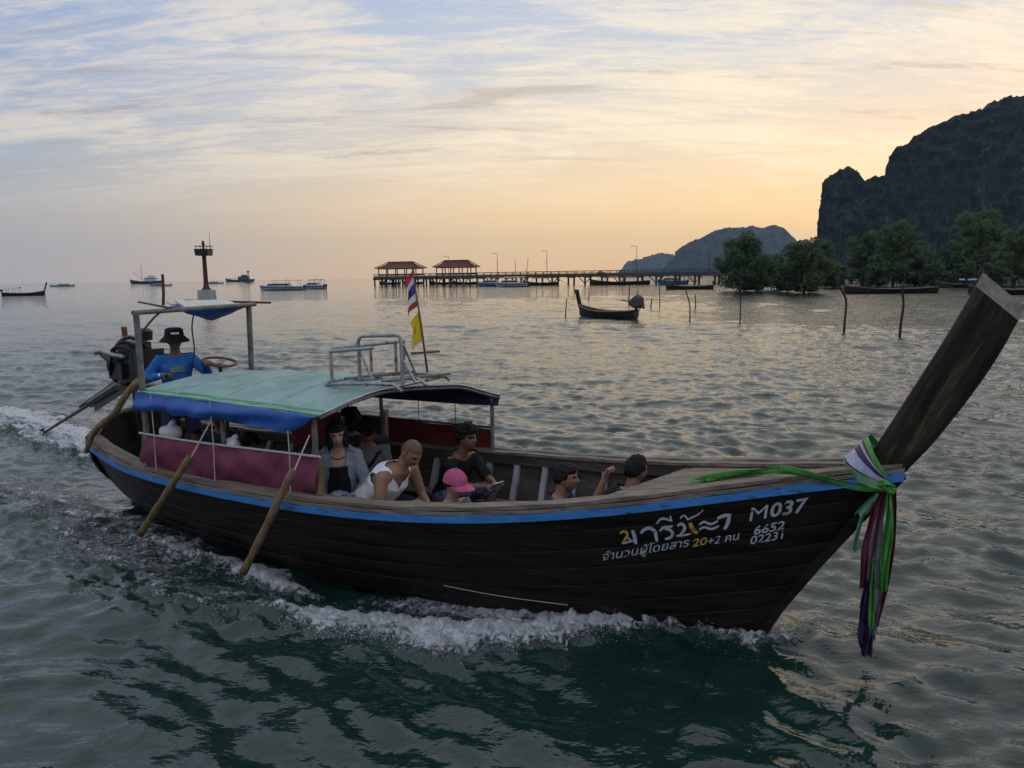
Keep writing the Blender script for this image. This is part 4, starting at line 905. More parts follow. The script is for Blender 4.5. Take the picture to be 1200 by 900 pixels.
# ------------------------------------------------------------------ small boats
M['dk_hull'] = mat('dark_boat_wood', (.022, .018, .016), (.05, .04, .032), rough=.6, scale=4, stretch=(.4, 1, 3))
M['bt_white'] = mat('boat_white', (.45, .47, .50), (.58, .6, .62), rough=.4, scale=3); M['bt_blue'] = mat('boat_blue', (.05, .17, .33), (.08, .24, .42), rough=.4, scale=3); M['bt_glass'] = mat('boat_dark_glass', (.015, .018, .02), rough=.15); M['bt_purple'] = mat('purple_boat_cover', (.14, .04, .12), (.2, .07, .16), rough=.8, scale=3); M['bt_dark'] = mat('outboard_black', (.02, .02, .022), rough=.4); M['bt_red'] = mat('boat_red', (.3, .05, .04), rough=.6)
def small_longtail(px, py, length, head, label, cover=None, engine=True, tilt_cover=False, posts=0, prow=1.0, grp=None, sc=1.0, rest=0):
    p = at_z(px, py, 0); r = empty('longtail_boat', (p[0], p[1], 0), R_(head)); tag(r, label, 'boat', grp); h = length / 2
    st = np.linspace(-1, 1, 26); bm_ = .115 * length
    bf = lambda q: bm_ * max(1 - abs((q + .1) / 1.12) ** 2.6, .05); zf = lambda q: sc * (.55 + .10 * q * q + .42 * max(q, 0) ** 2.2 + .10 * max(-q, 0) ** 3)
    mb = MB(); R = []
    for q in st:
        b, z = bf(q), zf(q); kz = -.25 + .55 * max(q - .75, 0) * 4 * .6; R.append([(q * h, -b, z), (q * h, -b * .72, z * .25), (q * h, 0, kz), (q * h, b * .72, z * .25), (q * h, b, z), (q * h, b * .86, z), (q * h, b * .55, .22 + max(q - .8, 0)), (q * h, -b * .55, .22 + max(q - .8, 0)), (q * h, -b * .86, z)])
    mb.rings(R); mb.build('hull', M['dk_hull'], r, smooth=40)
    for sd in (-1, 1): mb = MB(); mb.tube([(q * h, sd * bf(q), zf(q) + .02) for q in st], .045, 6); mb.build('gunwale', M['grey_wood'], r)
    mb = MB(); z1 = zf(1); mb.rings([[(h * a + dx, y, z1 * c + dz) for dx, y in ((-.14 * wd, -.06), (.14 * wd, -.06), (.14 * wd, .06), (-.14 * wd, .06))] for a, c, dz, wd in ((.93, .55, 0, 1), (1.0, 1.0, .1 * prow, 1), (1.06, 1.0, .65 * prow, 1.0), (1.12, 1.0, 1.15 * prow, 1.25))]); mb.build('prow_post', M['prow'], r)
    for q in (-.45, -.1, .25, .5): mb = MB(); mb.box((q * h, 0, zf(q) - .08), (.22, bf(q) * 1.75, .05)); mb.build('thwart', M['grey_wood'], r)
    if engine:
        e = MB(); e.box((-h - .05, 0, zf(-1) + .45), (.55, .4, .45)); e.tube([(-h + .1, 0, zf(-1) - .1), (-h - .05, 0, zf(-1) + .3)], .09, 6); eo = e.build('engine', M['black'], r); eo['kind'] = ''
        del eo['kind']
        e = MB(); e.tube([(-h - .2, 0, zf(-1) + .4), (-h - (.9 if tilt_cover else 2.6), .3, .25 if not tilt_cover else zf(-1) + .15)], .05, 6); e.build('propeller_shaft', M['black'], r)
        e = MB(); e.tube([(-h + .2, 0, zf(-1) + .5), (-h + 1.2, .1, zf(-1) + .62)], .03, 6); e.build('tiller', M['black'], r)
        if tilt_cover:
            e = MB(); e.rings([[(-h + x * 1.0, y, zf(-1) + z + sl * x) for x, y in ((-.34 * k, -.26 * k), (.34 * k, -.26 * k), (.34 * k, .26 * k), (-.34 * k, .26 * k))] for z, k, sl in ((.16, .7, .2), (.28, 1.2, .25), (.70, 1.0, -.25), (.92, .45, -.35))]); e.build('engine_cover', M['black'], r, smooth=30)
    if cover:
        m_, q0_, q1_, zc = cover
        rows = [[(h * (q0_ + (q1_ - q0_) * a), c * bf(0) * .95, zc + .22 * (1 - c * c) + .03 * math.sin(a * 9)) for c in np.linspace(-1, 1, 9)] for a in np.linspace(0, 1, 10)]
        e = MB(); e.slab(rows, .06); e.build('canopy', m_, r, smooth=50)
        for a in (0.03, .5, .97):
            for sd in (-1, 1): q = q0_ + (q1_ - q0_) * a; e = MB(); e.tube([(h * q, sd * bf(q) * .92, zf(q)), (h * q, sd * bf(0) * .93, zc)], .035, 6); e.build('canopy_post', M['rail_d'], r)
    return r
small_longtail(711, 372, 5.2, 128, 'empty longtail boat at anchor with a black cover over its engine', engine=True, tilt_cover=True, prow=.9, sc=.72)
small_longtail(1043, 343.5, 11.5, 176, 'low dark longtail moored in front of the mangroves behind the two bent stakes', engine=True, prow=1.0)
small_longtail(808, 339, 8.5, 172, 'small dark longtail moored in front of the pier beside the first mangrove', engine=True, prow=.6)
small_longtail(28, 346.5, 8.2, 18, 'small dark longtail with canopy motoring far out beside the low ferry', cover=(M['bt_white'], -.75, -.15, 1.75), prow=1.5)
small_longtail(457, 333.5, 9.5, 172, 'dark longtail moored under the outermost pavilion with its prow toward open sea', prow=1.3, cover=(M['bt_dark'], -.6, .5, 2.1), sc=1.5)
small_longtail(485, 333, 9.0, 176, 'dark longtail moored between the two pavilions, half hidden by the flag', prow=.9, cover=(M['bt_dark'], -.7, .5, 2.1), sc=1.5)
small_longtail(517, 333.5, 9.5, 174, 'dark longtail with low roof moored under the inner pavilion', prow=.9, cover=(M['bt_red'], -.7, .5, 2.1), sc=1.5)
small_longtail(545, 333.6, 9.0, 175, 'dark longtail moored under the pier between the inner pavilion and the dark blue speedboat', prow=.9, cover=(M['bt_dark'], -.7, .5, 2.1), sc=1.5)
small_longtail(634, 334.2, 11.0, 176, 'long dark longtail moored under the pier between the white speedboat and the purple covered boat', prow=.7, cover=(M['bt_dark'], -.7, .5, 2.1), sc=1.4)
small_longtail(727, 333.5, 17.0, 174, 'long boat under a purple cover moored against the pier', prow=.8, cover=(M['bt_purple'], -.75, .55, 2.0), engine=False, sc=1.5)
small_longtail(1192, 345, 9.5, 152, 'wooden longtail moored behind the carved prow post under the mangroves', prow=1.2)
small_longtail(1126, 337, 7.0, 150, 'half hidden dark longtail moored beneath the tallest mangrove', prow=1.1, cover=(M['bt_blue'], -.6, .1, 1.2))
def speedboat(px, py, length, head, label, hull=None, top=True, sc=1.0, style=0):
    p = at_z(px, py, 0); r = empty('speedboat', (p[0], p[1], 0), R_(head)); tag(r, label, 'boat'); h = length / 2; B = .125 * length
    bf = lambda q: B * (1 - max(q, 0) ** 2.4 * .97); zf = lambda q: sc * (1.0 + .35 * max(q, 0) ** 1.5)
    mb = MB(); mb.rings([[(q * h + .06 * h * max(q, 0), -bf(q), zf(q)), (q * h, -bf(q) * .82, .25), (q * h - .03 * h, 0, -.3 + .5 * max(q - .6, 0)), (q * h, bf(q) * .82, .25), (q * h + .06 * h * max(q, 0), bf(q), zf(q))] for q in np.linspace(-1, 1, 22)]); hu = mb.build('hull', hull or M['bt_white'], r, smooth=40)
    for sd in (-1, 1):
        mb = MB(); mb.slab([[(q * h + .05 * h * max(q, 0), sd * (bf(q) * .965 + .02), zf(q) * .80), (q * h + .03 * h * max(q, 0), sd * (bf(q) * .915 + .02), zf(q) * .52)] for q in np.linspace(-.98, .93, 20)], (0, sd * .02, 0)); mb.build('side_stripe', M['bt_blue'], r)
        for q in (-.5, -.1, .3): mb = MB(); mb.tube([(q * h, sd * (bf(q) + .12), .85), (q * h, sd * (bf(q) + .12), .3)], .10, 7); mb.build('fender', M['bt_dark'], r)
    mb = MB(); mb.box((.12 * h, 0, zf(0) + .38), (1.15 * h, B * 1.5, .76), taper=(.80, .84)); cb = mb.build('cabin', M['bt_white'], r)
    mb = MB(); mb.box((.12 * h, 0, zf(0) + .45), (1.06 * h, B * 1.53, .36), taper=(.86, .96)); mb.build('cabin_window', M['bt_glass'], r)
    if top:
        mb = MB(); mb.slab([[(h * a, c * B * .85, zf(0) + 1.55 + .12 * (1 - c * c)) for c in np.linspace(-1, 1, 7)] for a in np.linspace(-.85, .45, 8)], .08); mb.build('hard_top', M['bt_white'] if style == 0 else M['bt_dark'], r)
        for a in (-.8, -.25, .3):
            for sd in (-1, 1): mb = MB(); mb.tube([(h * a, sd * B * .8, zf(0) - .1), (h * a, sd * B * .8, zf(0) + 1.55)], .05, 6); mb.build('top_post', M['bt_dark'], r)
    for y in (-.3, .3): mb = MB(); mb.box((-h - .25, y * B * 1.6, .95), (.5, .38, .75), taper=(.8, .8)); mb.box((-h - .2, y * B * 1.6, .2), (.25, .2, .9)); mb.build('outboard', M['bt_dark'], r)
    mb = MB(); mb.tube([(-.2 * h, 0, zf(0) + 1.6), (-.25 * h, 0, zf(0) + 2.7)], .035, 5); mb.build('mast', M['bt_dark'], r)
    return r
speedboat(331, 340, 11.5, 178, 'large blue and white speedboat moored in open water near the beacon', top=True)
speedboat(369, 338.5, 7.5, 150, 'smaller open speedboat with dark top beside the blue and white speedboat', style=1, hull=M['bt_white'])
speedboat(577, 335.5, 9, 158, 'dark blue speedboat moored by the pier behind the flag staff', hull=M['bt_blue'], style=1); speedboat(600, 336, 9, 164, 'white speedboat moored by the pier with its bow toward the second lamp', style=0)
speedboat(788, 333, 8, 160, 'blue and white boat moored against the pier beyond the purple covered boat', hull=M['bt_blue'])
speedboat(74, 335.6, 16, 4, 'low white passenger ferry far out beyond the small motoring longtail', sc=.9)
speedboat(188, 335.0, 12, 182, 'white open boat lying in front of the masted fishing boat', top=False, sc=.8); speedboat(252, 332.4, 14, 182, 'white motor cruiser on the horizon behind the beacon')
def ship(px, py, length, label, mast, col_h, style):
    p = at_z(px, py, 0); r = empty('fishing_boat' if style else 'cargo_ship', (p[0], p[1], 0), R_(178)); tag(r, label, 'boat' if style else 'ship'); h = length / 2; u_ = length / 20
    mb = MB(); mb.rings([[(q * h, -b, z), (q * h * .93, -b * .6, -.5), (q * h * .93, b * .6, -.5), (q * h, b, z)] for q, b, z in ((-1, 2 * u_, 1.9 * u_), (-.4, 2.4 * u_, 1.4 * u_), (.4, 2.4 * u_, 1.5 * u_), (.8, 1.5 * u_, 2.1 * u_), (1, .2 * u_, 2.7 * u_))]); mb.build('hull', M['dk_hull'], r)
    mb = MB(); mb.box((-.3 * h, 0, 2.5 * u_), (.75 * h, 3.4 * u_, 2.4 * u_), taper=(.9, .9)); wh = mb.build('wheelhouse', col_h, r)
    mb = MB(); mb.box((-.3 * h, 0, 2.9 * u_), (.755 * h * .93, 3.42 * u_ * .93, .6 * u_)); mb.build('window_band', M['bt_glass'], wh)
    mb = MB(); mb.box((-.35 * h, 0, 4.2 * u_), (.4 * h, 2.4 * u_, 1.2 * u_), taper=(.85, .85)); mb.build('bridge', col_h, r)
    mb = MB(); mb.tube([(.25 * h, 0, 1.5 * u_), (.25 * h, 0, mast)], [.18 * u_, .07 * u_], 6); mb.build('mast', M['rail_d'], r)
    mb = MB(); mb.tube([(.25 * h, 0, 2.2 * u_), (.75 * h, 0, mast * .55)], .1 * u_, 5); mb.build('boom', M['rail_d'], r)
ship(172, 332.6, 38, 'fishing boat with a tall mast and white wheelhouse on the horizon', 24, M['bt_white'], 1)
ship(281, 330.4, 44, 'dark ship on the horizon beside the slim channel marker', 11, M['dk_hull'], 0)
p = at_z(291.5, 332, 0); mk = empty('channel_marker', (p[0], p[1], 0)); tag(mk, 'slim channel marker post on the horizon beside the dark ship', 'marker')
mb = MB(); mb.tube([(0, 0, -1), (0, 0, 9)], .35, 7); mb.build('post', M['rail_d'], mk); mb = MB(); mb.box((0, 0, 9.6), (1.6, 1.6, 1.4)); mb.build('top_mark', M['rail_d'], mk); mb = MB(); mb.box((0, 0, .8), (4, 4, 2), taper=(.8, .8)); mb.build('base', M['conc'], mk)

# ------------------------------------------------------------------ beacon
M['bc_red'] = mat('beacon_red_paint', (.06, .011, .010), (.10, .017, .014), rough=.7, scale=3); M['bc_white'] = mat('beacon_base_paint', (.34, .37, .38), (.44, .46, .46), rough=.8, scale=2, c3=(.2, .2, .19), c3_scale=1.2)
p = at_z(243, 353, 0); k = float(np.linalg.norm(p[:2])) / 850; bc = empty('beacon', (p[0], p[1], 0)); tag(bc, 'red navigation beacon with dark platform on a square white concrete base', 'beacon')
mb = MB(); mb.box((0, 0, .55 * 1), (15 * k, 15 * k, 15 * k), taper=(.92, .92)); mb.build('base', M['bc_white'], bc)
zz = 13 * k * .6 + .55; mb = MB(); mb.lathe([(5.5 * k, zz), (3.2 * k, zz + 3 * k), (2.4 * k, zz + 8 * k), (2.1 * k, zz + 36 * k)], n=10); mb.build('column', M['bc_red'], bc, smooth=40)
tp_ = zz + 36 * k; mb = MB(); mb.box((0, 0, tp_ + 3.5 * k), (13 * k, 13 * k, 7 * k), taper=(1.12, 1.12)); mb.build('platform', M['black'], bc)
for q in range(8):
    a = q / 8 * 2 * math.pi; mb = MB(); mb.tube([(7.5 * k * math.cos(a), 7.5 * k * math.sin(a), tp_ + 6 * k), (8.5 * k * math.cos(a), 8.5 * k * math.sin(a), tp_ + 10 * k)], .3 * k, 5); mb.build('railing_post', M['black'], bc)
mb = MB(); mb.tube([(8.5 * k * math.cos(a), 8.5 * k * math.sin(a), tp_ + 10 * k) for a in np.linspace(0, 6.283, 25)], .3 * k, 5, cap=False); mb.build('railing_bar', M['black'], bc)
mb = MB(); mb.lathe([(1.2 * k, tp_ + 7 * k), (1.2 * k, tp_ + 11 * k), (1.8 * k, tp_ + 12 * k), (1.2 * k, tp_ + 15 * k), (.3 * k, tp_ + 16 * k)], n=8); mb.build('lantern', M['black'], bc)
mb = MB(); mb.tube([(7 * k, 0, tp_ + 6 * k), (7.4 * k, 0, tp_ + 26 * k)], [.35 * k, .12 * k], 5); mb.build('aerial', M['rail_d'], bc)

# ------------------------------------------------------------------ stakes in the water
M['stake'] = mat('dark_stake', (.025, .02, .016), (.05, .04, .03), rough=.85, scale=6)
def stake(px0, py0, px1, py1, bend, rad, label):
    p = at_z(px1, py1, 0); y = p[1]; top = at_y(px0, py0, y); o = empty('stake', (p[0], p[1], 0)) if False else None
    d = top - p; pts = smoothcurve([(0, 0, -.6), (bend * .2, 0, d[2] * .35), (d[0] * .5 + bend, 0, d[2] * .62), (d[0] * .8 - bend * .4, .02, d[2] * .85), (d[0], 0, d[2])], 12)
    mb = MB(); mb.tube(pts, [rad * (1.15 - .035 * i) for i in range(12)], 7); s = mb.build('stake', M['stake'], smooth=True); s.location = (p[0], p[1], 0); tag(s, label, 'stake', 'stakes standing in the water')
stake(983, 322, 989, 389, .16, .055, 'crooked dark stake before the moored longtail with a kink near its top')
stake(1059, 330, 1055, 395, .05, .055, 'dark stake before the moored longtail, straight and leaning slightly')
stake(868, 318, 867, 379, .0, .035, 'thin upright stake standing alone in front of the first mangrove')
stake(1016, 312, 1016, 345, 0, .05, 'pale thin pole standing beside the moored longtail')
stake(1077, 319, 1078, 343, 0, .05, 'short thin pole behind the stern of the moored longtail')
stake(664, 350, 663, 372, .0, .04, 'short stake standing off the prow of the anchored longtail')
stake(690, 336, 690, 352, 0, .05, 'thin stake just beyond the prow of the anchored longtail')
stake(738, 334, 737, 356, 0, .06, 'stake standing straight behind the black engine cover')
stake(748, 341, 745, 360, .1, .05, 'crooked stake standing off the stern of the anchored longtail')
stake(764, 350, 763, 360, 0, .06, 'very short stump of a stake in open water')
stake(773, 335, 773, 360, 0, .04, 'thin tall stake in front of the small dark longtail')
stake(804, 337, 808, 376, .06, .04, 'leaning stake below the stern of the small dark longtail')
stake(815, 345, 815, 361, 0, .05, 'short stake near the first mangrove')
stake(729, 330, 729, 342, 0, .05, 'tiny stake in front of the purple covered boat')

# ------------------------------------------------------------------ mangrove trees
M['bark'] = mat('mangrove_bark', (.028, .022, .017), (.05, .04, .03), rough=.9, scale=3, stretch=(1, 1, .4), bump=.02)
def leaf_mat(n, c1, c2):
    m = bpy.data.materials.new(n); m.use_nodes = True; t = NT(m.node_tree); bs = t.n['Principled BSDF']; bs.inputs['Roughness'].default_value = .6
    oc = t.node('ShaderNodeTexCoord').outputs['Object']; t.put(bs.inputs['Base Color'], t.mix(t.rng(t.noise(oc, .9, 3), .35, .65), (*c1, 1), (*c2, 1)))
    tr = t.node('ShaderNodeBsdfTranslucent'); tr.inputs[0].default_value = (*[x * 1.3 for x in c2], 1); mx = t.node('ShaderNodeMixShader'); mx.inputs[0].default_value = .3
    t.l.new(bs.outputs[0], mx.inputs[1]); t.l.new(tr.outputs[0], mx.inputs[2]); t.l.new(mx.outputs[0], t.n['Material Output'].inputs[0]); return m
M['leaf'] = leaf_mat('mangrove_leaves', (.042, .080, .032), (.080, .13, .05)); M['leaf2'] = leaf_mat('mangrove_leaves_light', (.054, .094, .036), (.10, .155, .058))
def tree(px, pybase, pytop, hw, label, seed, low=.15, leaves=5200, trunk_clear=.25, light=False, dist=None, shape=1.0):
    p = at_z(px, pybase, 0); k = p[1] / 850; H = (pybase - pytop) * k; W_ = hw * k * 1.08; leaves = int(leaves * 1.5); rg = np.random.default_rng(seed)
    r = empty('mangrove_tree', (p[0], p[1], 0)); tag(r, label, 'tree', 'mangrove trees standing in the water')
    mb = MB(); limbs = []; fork = H * (.18 + .3 * trunk_clear)
    mb.tube(smoothcurve([(0, 0, -.8), (.1, .1, fork * .5), (.05 * H * rg.normal(), .0, fork)], 8), [.028 * H * (1 - .05 * i) for i in range(8)], 8); base = np.array([0, 0, fork])
    for q in range(5):
        a = q * 1.26 + rg.uniform(-.3, .3); e = np.array([.3 * H * math.cos(a), .3 * H * math.sin(a), -.3]) * .4; mb.tube(smoothcurve([(0, 0, fork * .45), (e[0] * .6, e[1] * .6, fork * .3), (e[0], e[1], -.6)], 8), .008 * H, 5)
    clumps = []
    nb_ = 11
    for q in range(nb_):
        a = q * 2.4 + rg.uniform(-.4, .4); hh = low + (1 - low) * ((q + .6) / nb_); 
        prof = (math.sin(math.pi * min(max((hh - low * .6) / (1.06 - low * .6), 0), 1)) ** .62) * (1.0 - .22 * hh * shape)
        rr = W_ * prof * rg.uniform(.55, .92); e = np.array([rr * math.cos(a), rr * math.sin(a), H * min(hh, .95)])
        mid = base * .5 + e * .5 + np.array([0, 0, .02 * H]); start = np.array([0, 0, min(fork, e[2] * .8)])
        mb.tube(smoothcurve([start, mid * [.8, .8, 1], e], 9), [.014 * H * (1 - .09 * i) for i in range(9)], 6)
        clumps += [(e, W_ * rg.uniform(.22, .38)), (mid * .35 + e * .65 + rg.normal(0, .06, 3) * W_, W_ * rg.uniform(.2, .34))]
    clumps += [(np.array([rg.normal(0, .12) * W_, rg.normal(0, .12) * W_, H * z]), W_ * s_) for z, s_ in ((.92, .22), (.8, .36), (.66, .42), (.5, .42), (.36, .40))]
    for _ in range(10):
        a = rg.uniform(0, 6.28); hh = rg.uniform(low, .98); prof = math.sin(math.pi * min(max((hh - low * .6) / (1.06 - low * .6), 0), 1)) ** .62
        clumps.append((np.array([W_ * prof * .95 * math.cos(a), W_ * prof * .95 * math.sin(a), H * hh * .97]), W_ * rg.uniform(.10, .2)))
    mb.build('trunk', M['bark'], r, smooth=40)
    wts = np.array([c[1] ** 2 for c in clumps]); wts /= wts.sum(); cnt = rg.multinomial(leaves, wts); V = []; F = []; LS = max(.11, 1.7 * k)
    for (c, s_), n in zip(clumps, cnt):
        d = rg.normal(size=(n, 3)); d /= np.linalg.norm(d, axis=1)[:, None]; rad = s_ * rg.uniform(0, 1, n) ** .42; P = c + d * rad[:, None] * np.array([1, 1, .78])
        for q in P:
            if q[2] < .15: q[2] = .15 + abs(rg.normal()) * .3
            u_ = rg.normal(size=3); u_ /= np.linalg.norm(u_); v_ = np.cross(u_, rg.normal(size=3)); v_ /= np.linalg.norm(v_); s2 = LS * rg.uniform(.6, 1.3)
            o = len(V); V += [q - u_ * s2, q + v_ * s2 * .45, q + u_ * s2, q - v_ * s2 * .45]; F.append((o, o + 1, o + 2, o + 3))
    me = bpy.data.meshes.new('crown'); me.from_pydata([tuple(x) for x in V], [], F); link('crown', me, M['leaf2'] if light else M['leaf'], r)
tree(867, 341, 279, 33, 'round mangrove standing in the water beside the end of the visible pier', 21, low=.06, leaves=6500)
tree(903, 340, 300, 22, 'low dark mangrove between the two round ones nearest the pier', 22, low=.1, leaves=3200)
tree(942, 343, 284, 31, 'broad mangrove with foliage down to the water off the prow of the moored longtail', 23, low=.03, leaves=6500)
tree(1010, 335, 276, 24, 'mangrove directly behind the prow of the moored longtail', 24, low=.05, leaves=4200)
tree(1046, 335.5, 262, 27, 'taller pointed mangrove behind the middle of the moored longtail', 25, low=.06, leaves=5200, light=True)
tree(1072, 334.5, 291, 22, 'low bushy mangrove behind the stern of the moored longtail', 26, low=.03, leaves=3500)
tree(1144, 332.5, 250, 30, 'tallest mangrove with a bare trunk behind the prow post', 27, low=.30, leaves=4600, trunk_clear=.8, light=True, shape=.4)
tree(1113, 333.5, 288, 20, 'small mangrove between the tallest mangrove and the moored longtail', 28, low=.05, leaves=3000)
tree(1188, 334, 268, 28, 'mangrove beyond the tallest one, behind the wooden longtail under the trees', 29, low=.14, leaves=4600, trunk_clear=.5, light=True)
tree(962, 332, 284, 17, 'slim mangrove at the foot of the cliff edge behind the broad mangrove', 30, low=.05, leaves=2400)
for q_, (px, pb, pt, hw, lb) in enumerate(((886, 341, 318, 17, 'small mangrove bush filling the gap beside the round mangrove by the pier'), (921, 342, 313, 17, 'small mangrove bush between the low dark mangrove and the broad mangrove'), (976, 337, 311, 18, 'small mangrove bush between the broad mangrove and the moored longtail prow'), (1028, 336, 308, 18, 'small mangrove bush between the two mangroves behind the moored longtail'), (1092, 335, 311, 17, 'small mangrove bush between the moored longtail stern and the small mangrove'), (1130, 334.5, 309, 16, 'small mangrove bush at the foot of the tallest mangrove'), (1166, 335, 308, 18, 'small mangrove bush between the tallest mangrove and the one at the edge'))): tree(px, pb, pt, hw, lb, 40 + q_, low=.0, leaves=2300)

# ------------------------------------------------------------------ people
def skin(n, c): return mat(n, c, tuple(x * .88 for x in c), rough=.5, scale=25)
M['skin1'] = skin('light_skin', (.42, .26, .19)); M['skin2'] = skin('tan_skin', (.30, .165, .105)); M['skin3'] = skin('brown_skin', (.20, .10, .062))
M['hair'] = mat('black_hair', (.006, .005, .005), (.012, .010, .009), rough=.65, scale=60, stretch=(1, 1, .3), bump=.003, spec=.25)
M['stubble'] = mat('shaved_hair', (.10, .06, .045), (.15, .09, .065), rough=.6, scale=60)
M['lip'] = mat('lip_tone', (.24, .09, .075), rough=.5); M['eye'] = mat('dark_eye', (.012, .008, .006), rough=.2); M['brow'] = mat('dark_brow', (.02, .013, .01), rough=.8); M['eyew'] = mat('eye_white', (.5, .48, .46), rough=.3)
def cloth(n, c, c2=None, sc=12, b=.012): return mat(n, c, c2 or tuple(x * .8 for x in c), rough=.85, scale=sc, bump=b, bscale=13, spec=.3)
C_ = {'white': cloth('white_vest_cotton', (.80, .81, .84), (.72, .74, .78)), 'grey': cloth('grey_hoodie', (.26, .29, .34)), 'black': cloth('black_cotton', (.010, .010, .012)), 'navy': cloth('navy_cotton', (.022, .03, .075)), 'greyt': cloth('grey_shirt', (.17, .17, .18)), 'blue': cloth('blue_long_sleeve', (.03, .17, .50)), 'print': mat('printed_shorts', (.02, .04, .16), (.20, .24, .36), rough=.8, scale=14, contrast=(.45, .55)), 'pink': cloth('pink_cap_cotton', (.50, .11, .22)), 'olive': cloth('dark_olive_shirt', (.05, .06, .055)), 'pale': mat('patterned_pale_cloth', (.30, .33, .40), (.06, .05, .16), rough=.85, scale=16, contrast=(.5, .6)), 'shirtprint': mat('faded_shirt_print', (.10, .20, .30), (.25, .28, .22), rough=.85, scale=30, contrast=(.45, .6)), 'hat': cloth('black_hat', (.007, .007, .009)), 'dkblue': cloth('dark_blue_shorts', (.02, .035, .09))}

def remesh(mb, voxel, smooth_it=4):
    me = mb.mesh('tmp'); o = bpy.data.objects.new('tmp', me); COL.objects.link(o)
    m = o.modifiers.new('r', 'REMESH'); m.mode = 'VOXEL'; m.voxel_size = voxel; m.adaptivity = 0
    s = o.modifiers.new('s', 'SMOOTH'); s.factor = .5; s.iterations = smooth_it
    dg = bpy.context.evaluated_depsgraph_get(); out = bpy.data.meshes.new_from_object(o.evaluated_get(dg)); bpy.data.objects.remove(o)
    v = np.empty(len(out.vertices) * 3); out.vertices.foreach_get('co', v); f = [tuple(p.vertices) for p in out.polygons]
    return v.reshape(-1, 3), f
def ik(a, t, l1, l2, pole):
    a = Vector(a); t = Vector(t); d = t - a; D = min(d.length, (l1 + l2) * .998); dn = d.normalized(); t = a + dn * D
    x = (l1 * l1 - l2 * l2 + D * D) / (2 * D); h = math.sqrt(max(l1 * l1 - x * x, 0)); p = Vector(pole); p = (p - dn * p.dot(dn)).normalized()
    return a + dn * x + p * h, t
def head_points(nu=72, nv=54):
    U = np.linspace(0, 2 * math.pi, nu, endpoint=False); Vv = np.linspace(-math.pi / 2 + .03, math.pi / 2 - .03, nv)
    u, v = np.meshgrid(U, Vv); u = u + .32 * np.sin(u) * -1 * .6 if False else u
    x, y, z = np.cos(v) * np.cos(u), np.cos(v) * np.sin(u), np.sin(v)
    X, Y, Z = x * .098, y * .077, z * .118
    lowm = np.clip(-z, 0, 1)
    Y = Y * (1 - .30 * lowm ** 1.6); X = np.where(x > 0, X * (1 - .10 * lowm ** 2), X * (1 - .42 * lowm ** 1.3)); X = X + .012 * lowm * (x > -.2)
    front = np.clip(x, 0, 1) ** .6
    g = lambda cy, cz, sy_, sz_: np.exp(-((Y - cy) / sy_) ** 2 - ((Z - cz) / sz_) ** 2) * front
    X = X + .021 * g(0, -.026, .011, .016) + .010 * g(0, -.006, .008, .022)
    X = X - .010 * (g(.033, .008, .016, .012) + g(-.033, .008, .016, .012)) + .004 * (g(.03, .030, .02, .008) + g(-.03, .030, .02, .008))
    X = X + .006 * g(0, -.060, .020, .010) - .004 * g(0, -.047, .012, .005) + .008 * g(0, -.098, .018, .014) + .004 * (g(.045, -.02, .015, .02) + g(-.045, -.02, .015, .02))
    return np.stack([X, Y, Z], -1)
HP = head_points()
def head_mesh(mb, Mh, c, k=1.0, mats=(0, 1, 2, 3)):
    P = HP * k; nv, nu = P.shape[:2]; W_ = [tuple(Mh @ Vector(p) + Vector(c)) for p in P.reshape(-1, 3)]; o = len(mb.v); mb.v.extend(W_)
    for i in range(nv - 1):
        for j in range(nu):
            j2 = (j + 1) % nu; q = (HP[i, j] + HP[i, j2] + HP[i + 1, j] + HP[i + 1, j2]) / 4; mi = 0
            if q[0] > .05:
                ay = abs(q[1])
                if abs(q[2] + .060) < .0075 and ay < .024 - abs(q[2] + .06): mi = 1
                elif abs(q[2] - .008) < .0065 and abs(ay - .033) < .0135: mi = 2
                elif abs(q[2] - .029 + .06 * max(ay - .035, 0)) < .0045 and .014 < ay < .052: mi = 3
            mb.f.append((o + i * nu + j, o + i * nu + j2, o + (i + 1) * nu + j2, o + (i + 1) * nu + j)); mb.m.append(mi)
    mb.f.append(tuple(o + j for j in range(nu - 1, -1, -1))); mb.m.append(0); mb.f.append(tuple(o + (nv - 1) * nu + j for j in range(nu))); mb.m.append(0)
    for s in (-1, 1): mb.ball(Mh @ Vector((-.010, s * .076, -.005)) * k + Vector(c), (.018 * k, .009 * k, .030 * k), 10, 8, Mh, 0)
